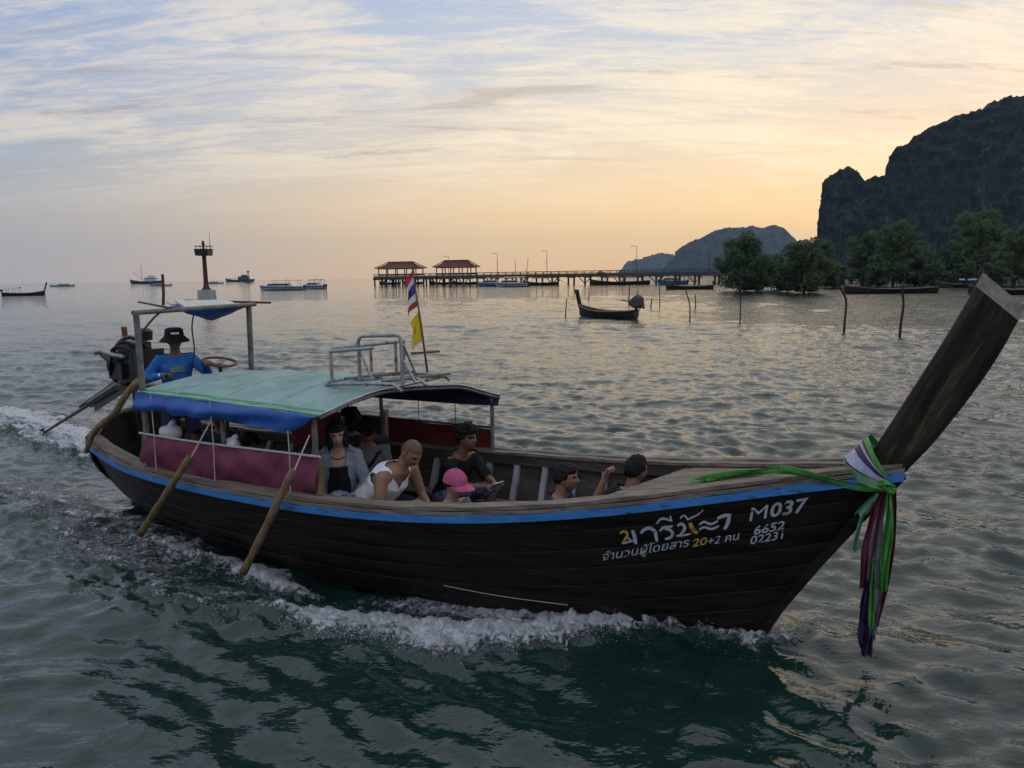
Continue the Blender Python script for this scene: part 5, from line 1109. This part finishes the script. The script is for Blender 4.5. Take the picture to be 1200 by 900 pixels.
def hair_mesh(Mh, c, k, style, seed):
    """a shell over the head, thick where the hair grows and sunk below the skin elsewhere"""
    g = np.random.default_rng(seed); P = HP.copy(); N = P / np.linalg.norm(P / np.array([.098, .077, .118]) ** 2, axis=-1, keepdims=True) / np.array([.098, .077, .118]) ** 2
    x, y, z = P[..., 0], P[..., 1], P[..., 2]; nz = np.zeros(x.shape)
    for _ in range(18):
        d = g.normal(size=3); d /= np.linalg.norm(d); nz += np.sin((P @ d) * g.uniform(90, 420) + g.uniform(0, 6.28)) / 4.2
    line = {'short': z - .052 + .95 * np.clip(-x - .005, -.2, .2) * -1.0, 'curly': z - .050 + .95 * np.clip(x + .005, -.2, .2), 'bob': z - .046 + .9 * np.clip(x + .02, -.2, .2), 'shaved': z - .062 + .8 * np.clip(x + .03, -.2, .2)}.get(style)
    if style == 'short': line = z - .050 + .95 * np.clip(x + .0, -.2, .2) * 1.0
    front_cut = np.where(x > .03, z - .055, 1.0); line = np.minimum(np.where(x > .03, z - .050, z + .02 - (-x) * .9 * 1.0 * (1) if style != 'bob' else z + .075 - (-x) * .2), 1)
    line = np.where(x <= .03, np.where(style == 'bob', z + .07 + x * -.4, z + .035 + (-x) * .62 - .03), line) if style != 'x' else line
    m = 1 / (1 + np.exp(-line / .006)); th = {'short': .016, 'curly': .030, 'bob': .028, 'shaved': .0025}[style]; rough = {'short': .30, 'curly': .55, 'bob': .3, 'shaved': .1}[style]
    off = m * (th * (1 + rough * nz)) - (1 - m) * .010; Q = (P + N * off[..., None]) * k; nv, nu = x.shape; mb = MB(); mb.v = [tuple(Mh @ Vector(p) + Vector(c)) for p in Q.reshape(-1, 3)]
    mb.f = [(i * nu + j, i * nu + (j + 1) % nu, (i + 1) * nu + (j + 1) % nu, (i + 1) * nu + j) for i in range(nv - 1) for j in range(nu)]; mb.f.append(tuple((nv - 1) * nu + j for j in range(nu))); mb.m = [0] * len(mb.f)
    if style == 'bob':
        for _ in range(46):
            a = g.uniform(.62, 2 * math.pi - .62); p0 = Vector((.088 * math.cos(a), .078 * math.sin(a), g.uniform(-.01, .05))); p1 = Vector((.102 * math.cos(a) - .005, .094 * math.sin(a), -.065 + g.normal(0, .01))); p2 = Vector((.098 * math.cos(a) - .004, .088 * math.sin(a), -.115 + g.normal(0, .018)))
            mb.tube([Mh @ (p * k) + Vector(c) for p in (p0, p1, p2)], [.016, .017, .006], 6)
    if style == 'curly':
        for _ in range(90):
            d = g.normal(size=3); d[2] = abs(d[2]) + .05; d[0] -= .35; d /= np.linalg.norm(d); p = Vector((d[0] * .118, d[1] * .098, d[2] * .138 + .004)); mb.ball(Mh @ (p * k) + Vector(c), g.uniform(.010, .019), 6, 4)
    return mb
def hand(mb, w_, d, nrm, side, curl=.5, spread=.12, k=1.0):
    """palm, four fingers of unequal length and a thumb; w_ wrist, d pointing direction, nrm palm normal"""
    w_ = Vector(w_); d = Vector(d).normalized(); n = Vector(nrm); n = (n - d * n.dot(d)).normalized(); s = d.cross(n) * side
    Mx = Matrix((d, s, n)).transposed(); mb.ball(w_ + d * .045 * k, (.052 * k, .040 * k, .017 * k), 12, 8, Mx)
    mb.capsule(w_ - d * .02 * k, w_ + d * .02 * k, .024 * k, .024 * k, 10)
    for i, (off, ln) in enumerate(((.029, .070), (.010, .079), (-.010, .074), (-.028, .058))):
        p = w_ + d * .085 * k + s * off * k; an = curl * (.5 + .1 * i); dd = (d + s * (off * spread * 8)).normalized()
        for j, fr in enumerate((.45, .32, .25)):
            q = p + (dd * math.cos(an) + n * math.sin(an)) * ln * fr * k; mb.capsule(p, q, (.0092 - .0008 * j) * k, (.0086 - .0008 * j) * k, 8); p = q; an += curl * 1.1
    p = w_ + d * .025 * k + s * .032 * k; dd = (d * .6 + s * .75 + n * .25).normalized()
    for ln in (.035, .028): q = p + dd * ln * k; mb.capsule(p, q, .011 * k, .0098 * k, 8); p = q; dd = (dd + d * .5 + n * curl * .6).normalized()

def person(pos, face, label, hip=.45, lean=0.0, twist=0.0, head_yaw=0.0, head_pitch=0.0, head_roll=0.0, hl=None, hr=None, fl=None, fr=None, skin='skin2', hair='short', shirt=None, shirt_c='navy', sleeve=.45, shorts_c='dkblue', shorts_len=.8, k=1.0, voxel=.011, build=1.0, lhand=None, rhand=None, curl=(.6, .6), pole_l=(-.4, .6, -.6), pole_r=(-.4, -.6, -.6), seed=1, neckdrop=0.0, extra=None):
    """pos boat-local point on the floor below the hips, face degrees in the boat frame (0 = bow, -90 = near side)"""
    root = in_boat('person', pos, R_(face)); tag(root, label, 'person')
    T = .50 * k; cl, sl = math.cos(lean), math.sin(lean); upv = Vector((sl, 0, cl)); fwd = Vector((cl, 0, -sl)); lat = Vector((-math.sin(twist) * cl, math.cos(twist), 0)).normalized(); fw2 = lat.cross(upv).normalized()
    pel = Vector((0, 0, hip)); at = lambda v, bend=0.0: pel + upv * (T * v) + fw2 * (bend * .05)
    def torso(mb, inf=0.0, v0=-.12, v1=1.12, neck=True):
        prof = [(-.16, .10, .085, 0), (-.08, .155, .115, 0), (.06, .168, .118, 0), (.26, .150 * build, .108 * build, .3), (.42, .148 * build, .108 * build, .2), (.60, .165 * build, .118 * build, -.1), (.76, .172 * build, .115 * build, -.3), (.90, .150, .090, -.35), (.98, .100, .072, -.2), (1.04, .062, .060, 0)]
        rows = []
        for v, a, b, bd in prof:
            if v < v0 or v > v1: continue
            l2 = Vector((0, 1, 0)).lerp(lat, min(max(v, 0), 1)).normalized(); f2 = l2.cross(upv).normalized(); c = at(v, bd); rows.append([c + l2 * ((a * k + inf) * math.cos(q)) + f2 * ((b * k + inf) * math.sin(q)) for q in np.linspace(0, 2 * math.pi, 20, endpoint=False)])
        mb.rings(rows)
    sh = [at(.885) + lat * (s * .165 * k * build) for s in (1, -1)]; hp = [pel + Vector((.0, s * .088 * k, -.01)) for s in (1, -1)]
    dl, dr = Vector((.28, .22, hip + .02)), Vector((.28, -.22, hip + .02))
    tg = [Vector(hl) if hl is not None else dl, Vector(hr) if hr is not None else dr]; ft = [Vector(fl) if fl is not None else Vector((.42, .14, .05)), Vector(fr) if fr is not None else Vector((.42, -.14, .05))]
    el_, wr = [], []
    for i in (0, 1):
        e, w2 = ik(sh[i], tg[i], .285 * k, .255 * k, (pole_l, pole_r)[i]); el_.append(e); wr.append(w2)
    kn, an = [], []
    for i in (0, 1):
        e, w2 = ik(hp[i], ft[i] + Vector((0, 0, .06)), .43 * k, .42 * k, (.8, (1, -1)[i] * .25, .9)); kn.append(e); an.append(w2)
    nb = at(1.0); Hm = Matrix.Rotation(head_yaw, 3, 'Z') @ Matrix.Rotation(head_pitch, 3, 'Y') @ Matrix.Rotation(head_roll, 3, 'X')
    hc = at(1.0) + Vector((.02 + .10 * sl, 0, .155 * k - neckdrop)) + Hm @ Vector((.018, 0, .012))
    mb = MB(); torso(mb); mb.capsule(at(.95), hc + Hm @ Vector((-.02, 0, -.06)), .062 * k, .054 * k, 14)
    for i in (0, 1):
        mb.capsule(at(.86) + lat * ((1, -1)[i] * .10 * k), sh[i], .062 * k, .056 * k, 12); mb.capsule(sh[i], el_[i], .054 * k * build, .041 * k, 12); mb.capsule(el_[i], el_[i] * .6 + wr[i] * .4, .041 * k, .040 * k, 12); mb.capsule(el_[i] * .6 + wr[i] * .4, wr[i], .040 * k, .026 * k, 12)
        mb.capsule(hp[i], kn[i], .088 * k, .058 * k, 12); mb.capsule(kn[i], kn[i] * .65 + an[i] * .35, .057 * k, .056 * k, 12); mb.capsule(kn[i] * .65 + an[i] * .35, an[i], .056 * k, .036 * k, 12); f_ = an[i] + Vector((.0, 0, -.03)); mb.capsule(f_ + Vector((-.04, 0, -.015)), f_ + Vector((.15, (1, -1)[i] * .03, -.03)), .038 * k, .030 * k, 10)
    v, f = remesh(mb, voxel); body = MB(); body.v = [tuple(p) for p in v]; body.f = f; body.m = [0] * len(f)
    head_mesh(body, Hm, hc, k)
    for i, hd in enumerate((lhand, rhand)):
        d = (wr[i] - el_[i]).normalized(); nr = Vector(hd[1]) if hd else Vector((0, 0, -1)); dd = Vector(hd[0]) if hd else d
        hand(body, wr[i], dd, nr, (1, -1)[i], curl[i], k=k)
    body.build('body', [M[skin], M['lip'], M['eye'], M['brow']], root, smooth=True)
    if hair: hair_mesh(Hm, hc, k, hair, seed).build('hair', M['stubble'] if hair == 'shaved' else M['hair'], root, smooth=True)
    # clothes: the same surfaces a little larger
    if shirt != 'none':
        mb = MB(); torso(mb, .020, v1=1.05)
        for i in (0, 1):
            if sleeve > 0:
                mb.capsule(at(.86) + lat * ((1, -1)[i] * .10 * k), sh[i], .080 * k, .076 * k, 12); q = min(sleeve / .5, 1); mb.capsule(sh[i], sh[i].lerp(el_[i], q), .073 * k * build, (.060 if sleeve > .5 else .066) * k, 12)
                if sleeve > .5: mb.capsule(el_[i], el_[i].lerp(wr[i], (sleeve - .5) / .5), .056 * k, .038 * k, 12)
        v, f = remesh(mb, .0085 if shirt == 'vest' else max(voxel, .012), 2); keep = []
        lv = np.array([[(Vector(p) - pel).dot(upv) / T, (Vector(p) - pel).dot(lat), (Vector(p) - pel).dot(fw2)] for p in v]); fc = np.array([lv[list(q)].mean(0) for q in f])
        if shirt == 'vest':
            arm = (np.abs(fc[:, 1]) > .135 * k) & (fc[:, 0] > .66); strap = (fc[:, 0] > .90) & (np.abs(fc[:, 1]) < .055 * k); vn = (fc[:, 2] > 0) & (fc[:, 0] > .80 + np.abs(fc[:, 1]) * 2.2 / k); kp = ~(arm | strap | vn | (fc[:, 0] < -.02))
        elif shirt == 'open': kp = ~((fc[:, 2] > .02) & (np.abs(fc[:, 1]) < (.035 + .05 * np.clip(fc[:, 0], 0, 1)) * k) & (fc[:, 0] > .12))
        elif shirt == 'scoop': kp = ~(((fc[:, 2] > 0) & (fc[:, 0] > .74 + np.abs(fc[:, 1]) * 1.6)) | (fc[:, 0] > .95))
        else: kp = ~(((fc[:, 2] > 0) & (fc[:, 0] > .95 + np.abs(fc[:, 1]) * .5)) | (fc[:, 0] > 1.01))
        cm = MB(); cm.v = [tuple(p + .004 * np.array([math.sin(p[2] * 60 + p[1] * 30), math.sin(p[2] * 47 + p[0] * 35), 0]) * (np.sin(p[2] * 19 + p[1] * 23))) for p in v]; cm.f = [q for q, a in zip(f, kp) if a]; cm.m = [0] * len(cm.f)
        cm.build('vest' if shirt == 'vest' else 'shirt', C_[shirt_c], root, smooth=True, fix=False)
    if shorts_c:
        mb = MB(); torso(mb, .016, v1=.20)
        for i in (0, 1): mb.capsule(hp[i], hp[i].lerp(kn[i], shorts_len), .104 * k, .082 * k, 12)
        v, f = remesh(mb, .013, 3); cm = MB(); cm.v = [tuple(p) for p in v]; cm.f = f; cm.m = [0] * len(f); cm.build('shorts', C_[shorts_c], root, smooth=True, fix=False)
    if extra: extra(root, Hm, hc, at, lat, fw2, upv, sh, el_, wr)
    return root
def part(root, name, m, fn, smooth=40):
    mb = MB(); fn(mb); return mb.build(name, m, root, smooth=smooth)
def bucket_hat(root, Hm, hc, *_):
    def f(b): b.lathe([(.02, .128), (.075, .128), (.098, .112), (.106, .05), (.110, .035), (.128, .015), (.168, -.022), (.166, -.030), (.120, .008), (.10, .03)], tuple(hc + Hm @ Vector((0, 0, .022))), 24, M=Hm)
    part(root, 'bucket_hat', C_['hat'], f); part(root, 'hat_band', C_['white'], lambda b: b.box(hc + Hm @ Vector((.106, 0, .097)), (.006, .09, .022), Hm))
def ball_cap(root, Hm, hc, *_):
    def f(b):
        rows = []
        for q in np.linspace(0, 1, 9):
            a = q * math.pi / 2; rows.append([hc + Hm @ Vector((.119 * math.cos(a) * math.cos(t) - .004, .100 * math.cos(a) * math.sin(t), .026 + .116 * math.sin(a))) if q < 1 else hc + Hm @ Vector((.004 * math.cos(t), .004 * math.sin(t), .143)) for t in np.linspace(0, 2 * math.pi, 24, endpoint=False)])
        b.rings(rows)
    part(root, 'cap_crown', C_['pink'], f, 60)
    def vz(b):
        rows = []
        for r_ in np.linspace(0, 1, 6): rows.append([hc + Hm @ Vector(((.100 + .105 * r_) * math.cos(t) + .012 * r_, (.100 + .02 * r_ * (1 - r_)) * math.sin(t), .030 - .02 * r_ ** 1.6 - .025 * abs(math.sin(t)) ** 2)) for t in np.linspace(-1.15, 1.15, 15)])
        b.slab(rows, .006)
    part(root, 'cap_visor', C_['pink'], vz, 50); part(root, 'cap_button', C_['pink'], lambda b: b.ball(hc + Hm @ Vector((0, 0, .146)), .009, 8, 6))

# the boatman standing at the helm
OP = L(203, 392, t=.02)
def op_x(root, Hm, hc, at, lat, fw2, upv, sh, el_, wr):
    bucket_hat(root, Hm, hc)
    part(root, 'shirt_print', C_['shirtprint'], lambda b: b.slab([[at(.60 + .10 * a, 0) + lat * c + fw2 * (.134 - 1.9 * c * c - .004 * a) for c in np.linspace(-.075, .075, 9)] for a in (0, .5, 1, 1.5)], tuple(fw2 * .004)))
    part(root, 'wrist_watch', M['white'], lambda b: b.tube([wr[1] + (el_[1] - wr[1]).normalized() * .02, wr[1] + (el_[1] - wr[1]).normalized() * .05], .036, 12))
def to_local(pos, face, p):
    d = np.array(p) - np.array(pos); a = -R_(face); return (d[0] * math.cos(a) - d[1] * math.sin(a), d[0] * math.sin(a) + d[1] * math.cos(a), d[2])
opp = (OP[0], OP[1], .505); opf = -28; whl = to_local(opp, opf, (WC[0] - .03, WC[1] - .19, WC[2] + .03)); tll = to_local(opp, opf, (TH_[0] - .02, TH_[1], TH_[2] + .03))
person(opp, opf, 'person in a blue long sleeved top and black bucket hat standing at the helm', hip=.90, lean=.06, head_yaw=-.05, head_pitch=.05, hl=whl, hr=tll, fl=(.05, .14, .02), fr=(.0, -.14, .02), skin='skin3', hair='short', shirt='tee', shirt_c='blue', sleeve=.97, shorts_c='navy', shorts_len=1.0, curl=(.9, .9), extra=op_x, seed=3, lhand=((1, .2, -.1), (0, 0, -1)), k=.98, pole_l=(-.2, .5, -.8), pole_r=(-.5, -.7, -.5))
# woman in the grey hoodie beside the front post
WP = (-3.78, -.48, .13)
def wm_x(root, Hm, hc, at, lat, fw2, upv, sh, el_, wr):
    part(root, 'top', C_['black'], lambda b: b.slab([[at(v, 0) + lat * c + fw2 * (.142 - 2.0 * c * c) for c in np.linspace(-.105, .105, 9) * (1 if v < .6 else .8)] for v in (.05, .25, .45, .60, .76)], tuple(fw2 * .004)), 60)
    part(root, 'hood', C_['grey'], lambda b: b.tube([at(.93) + lat * (.13 * math.cos(q)) - fw2 * (.07 * math.sin(q) - .03) + upv * (.03 + .03 * math.sin(q)) for q in np.linspace(-.3, math.pi + .3, 16)], .034, 8))
    part(root, 'necklace', M['black'], lambda b: b.tube([at(1.0) + lat * (.062 * math.cos(q)) + fw2 * (.066 + .012 * math.sin(q)) - upv * (.03 + .028 * math.sin(q)) for q in np.linspace(0, math.pi, 14)], .004, 5))
    part(root, 'lap_cloth', C_['pale'], lambda b: b.slab([[Vector((.06 + .36 * a, c, .62 + .07 * math.sin(2.4 * a) + .02 * math.sin(c * 30 + 5 * a) - .5 * abs(c) ** 2)) for c in np.linspace(-.26, .26, 13)] for a in np.linspace(0, 1, 10)], .02), 60)
person(WP, -46, 'person with dark bobbed hair in a grey hoodie and black top beside the curtain post', hip=.55, lean=.08, head_pitch=.05, head_roll=.05, hl=(.32, .14, .66), hr=(.26, -.12, .64), fl=(.0, .10, .03), fr=(.0, -.10, .03), skin='skin1', hair='bob', shirt='open', shirt_c='grey', sleeve=.97, shorts_c='dkblue', extra=wm_x, seed=5, k=.96, lhand=((.9, -.1, -.3), (0, 0, -1)))
# man in the white vest, bent forward
VP = (-3.44, -.50, .13)
def vest_x(root, Hm, hc, at, lat, fw2, upv, sh, el_, wr):
    part(root, 'wrist_band', C_['navy'], lambda b: b.tube([wr[1] + (el_[1] - wr[1]).normalized() * .03, wr[1] + (el_[1] - wr[1]).normalized() * .055], .034, 12))
person(VP, 6, 'person with shaved head in a white sleeveless vest bending forward over the rail', hip=.57, lean=.84, twist=-.22, head_pitch=.62, head_yaw=-.30, hl=(.62, .06, .62), hr=(.55, -.14, .66), skin='skin2', hair='shaved', shirt='vest', shirt_c='white', sleeve=0, shorts_c='dkblue', build=1.16, curl=(.8, .9), extra=vest_x, seed=7, fl=(.36, .18, .03), fr=(.34, -.2, .03), k=1.06, pole_r=(-.5, -.5, -.4), pole_l=(-.3, .6, -.5))
# man in the black T-shirt with a phone
BP = (-3.16, .42, .13)
def blk_x(root, Hm, hc, at, lat, fw2, upv, sh, el_, wr):
    part(root, 'phone', M['bt_white'], lambda b: b.box((wr[0] + wr[1]) / 2 + Vector((.09, 0, .03)), (.07, .13, .010), Matrix.Rotation(-.5, 3, 'Y')))
    part(root, 'shoulder_bag', C_['black'], lambda b: b.ball(at(.4) + lat * .16 - fw2 * .12, (.10, .09, .17), 12, 8), 60)
person(BP, -14, 'person with curly black hair in a black T-shirt and printed shorts holding a phone', hip=.44, lean=.46, head_pitch=-.02, head_yaw=.05, hl=(.62, .05, .66), hr=(.60, -.05, .64), skin='skin3', hair='curly', shirt='tee', shirt_c='black', sleeve=.42, shorts_c='print', curl=(.9, .9), extra=blk_x, seed=9, fl=(.38, .2, .03), fr=(.36, -.18, .03), shorts_len=.95, neckdrop=-.01)
# person with the pink cap, low behind the rail
CPt = L(529, 581, t=-.38)
person((CPt[0] - .04, CPt[1], .13), -10, 'person in a pink baseball cap sitting low behind the rail', hip=.20, lean=.10, head_pitch=.10, hl=(.34, .16, .32), hr=(.34, -.16, .32), fl=(.38, .14, .02), fr=(.38, .0, .02), skin='skin1', hair='short', shirt='tee', shirt_c='greyt', extra=ball_cap, seed=11, k=.96)
# boy in navy looking ahead
NP = L(655, 562, t=.0)
person((NP[0] - .05, NP[1], .13), 8, 'person with short black hair in a navy shirt looking toward the bow', hip=.24, lean=.12, head_yaw=.10, head_pitch=.0, hl=(.3, .2, .25), hr=(.3, -.2, .25), fl=(.6, .14, .02), fr=(.6, -.14, .02), skin='skin2', hair='short', shirt='tee', shirt_c='navy', sleeve=.2, seed=13)
# person in black turned away with a raised fist
GP = L(749, 554, t=.12); gf = 55; gpos = (GP[0] - .12, GP[1], .26)
person(gpos, gf, 'person in black seen from behind with forearm raised beside the foredeck', hip=.20, lean=.12, head_yaw=.1, head_pitch=.05, hl=to_local(gpos, gf, L(709, 560, t=.0)), hr=(.3, -.2, .3), fl=(.5, .14, .02), fr=(.5, -.14, .02), skin='skin2', hair='short', shirt='tee', shirt_c='black', sleeve=.5, seed=15, curl=(1.3, .6), pole_l=(-.3, .3, -1))
# passengers under the canopy
P3 = L(433, 500, t=.22)
def p3x(root, Hm, hc, at, lat, fw2, upv, sh, el_, wr):
    part(root, 'bag_strap', C_['black'], lambda b: b.slab([[at(.92 - .6 * v) + lat * (.12 - .26 * v + d) + fw2 * (.125 if v > .2 else .09) for d in (-.02, .02)] for v in np.linspace(0, 1, 8)], tuple(fw2 * .005)))
person((P3[0] - .05, P3[1], .13), -42, 'person in a grey shirt with a dark shoulder strap looking down behind the hoodie', hip=.42, lean=.15, head_pitch=.45, fl=(.2, .12, .03), fr=(.2, -.12, .03), hl=(.32, .1, .42), hr=(.32, -.1, .42), skin='skin3', hair='curly', shirt='tee', shirt_c='greyt', sleeve=.45, seed=17, extra=p3x)
P4 = L(413, 490, t=.60); ph4 = L(452, 491, t=.98)
p4pos = (P4[0], P4[1], .13)
person(p4pos, -80, 'person with thick dark hair resting an arm on the far curtain rail', hip=.40, lean=.0, fl=(.2, .12, .03), fr=(.2, -.12, .03), head_yaw=-.6, hl=to_local(p4pos, -80, ph4), hr=(.3, -.1, .4), skin='skin2', hair='bob', shirt='tee', shirt_c='olive', seed=19, pole_l=(-.3, .3, -.8))
P5 = L(310, 508, t=-.25)
person((P5[0], P5[1], .13), -70, 'person in a dark olive shirt hunched under the blue side tarp', hip=.36, lean=.42, head_pitch=.5, fl=(.0, .12, .03), fr=(.0, -.12, .03), hl=(.36, .15, .5), hr=(.36, -.15, .5), skin='skin3', hair='short', shirt='tee', shirt_c='olive', build=1.15, seed=21)
P6 = L(262, 505, t=.35)
person((P6[0], P6[1], .13), -60, 'person in navy in the deep shade under the canopy behind the curtain', hip=.34, lean=.15, head_pitch=.1, fl=(.2, .12, .03), fr=(.2, -.12, .03), skin='skin3', hair='short', shirt='tee', shirt_c='navy', seed=23)
# bundles on the curtain edge
def bundle(px, t, r, m, label):
    c = L(*px, t=t); root = in_boat('cloth_bundle', (c[0], c[1], c[2] - r * .8)); mb = MB(); g = np.random.default_rng(int(px[0])); mb.ball((0, 0, r * .7), (r * 1.3, r, r * .85), 14, 9)
    mb.v = [tuple(np.array(p) * (1 + .12 * math.sin(p[0] * 60 + 1) * math.sin(p[1] * 50) + .08 * math.sin(p[2] * 70))) for p in mb.v]; mb.build('wrap', m, root, smooth=True)
    mb = MB(); mb.tube([(0, 0, r * 1.35), (.02, 0, r * 1.75), (.05, .02, r * 1.9)], [.03, .022, .03], 7); mb.build('knot', m, root, smooth=True); tag(root, label, 'bundle')
bundle((200, 506), -.80, .10, C_['white'], 'pale cloth bundle lying on the curtain edge below the helm'); bundle((273, 520), -.86, .07, C_['white'], 'small white bundle tucked at the middle of the curtain rope')

# ------------------------------------------------------------------ haze
def make_haze():
    b = MB(); b.box((0, 0, 158), (12600, 12600, 320)); m = bpy.data.materials.new('haze_air'); m.use_nodes = True; t = m.node_tree; t.nodes.clear()
    pv = t.nodes.new('ShaderNodeVolumePrincipled'); pv.inputs['Color'].default_value = (.45, .68, 1.0, 1); pv.inputs['Density'].default_value = 0.000085; pv.inputs['Anisotropy'].default_value = 0.35
    o = t.nodes.new('ShaderNodeOutputMaterial'); t.links.new(pv.outputs[0], o.inputs['Volume'])
    h = b.build('haze', m); tag(h, 'thin evening haze over the bay', None, kind='stuff')
make_haze()
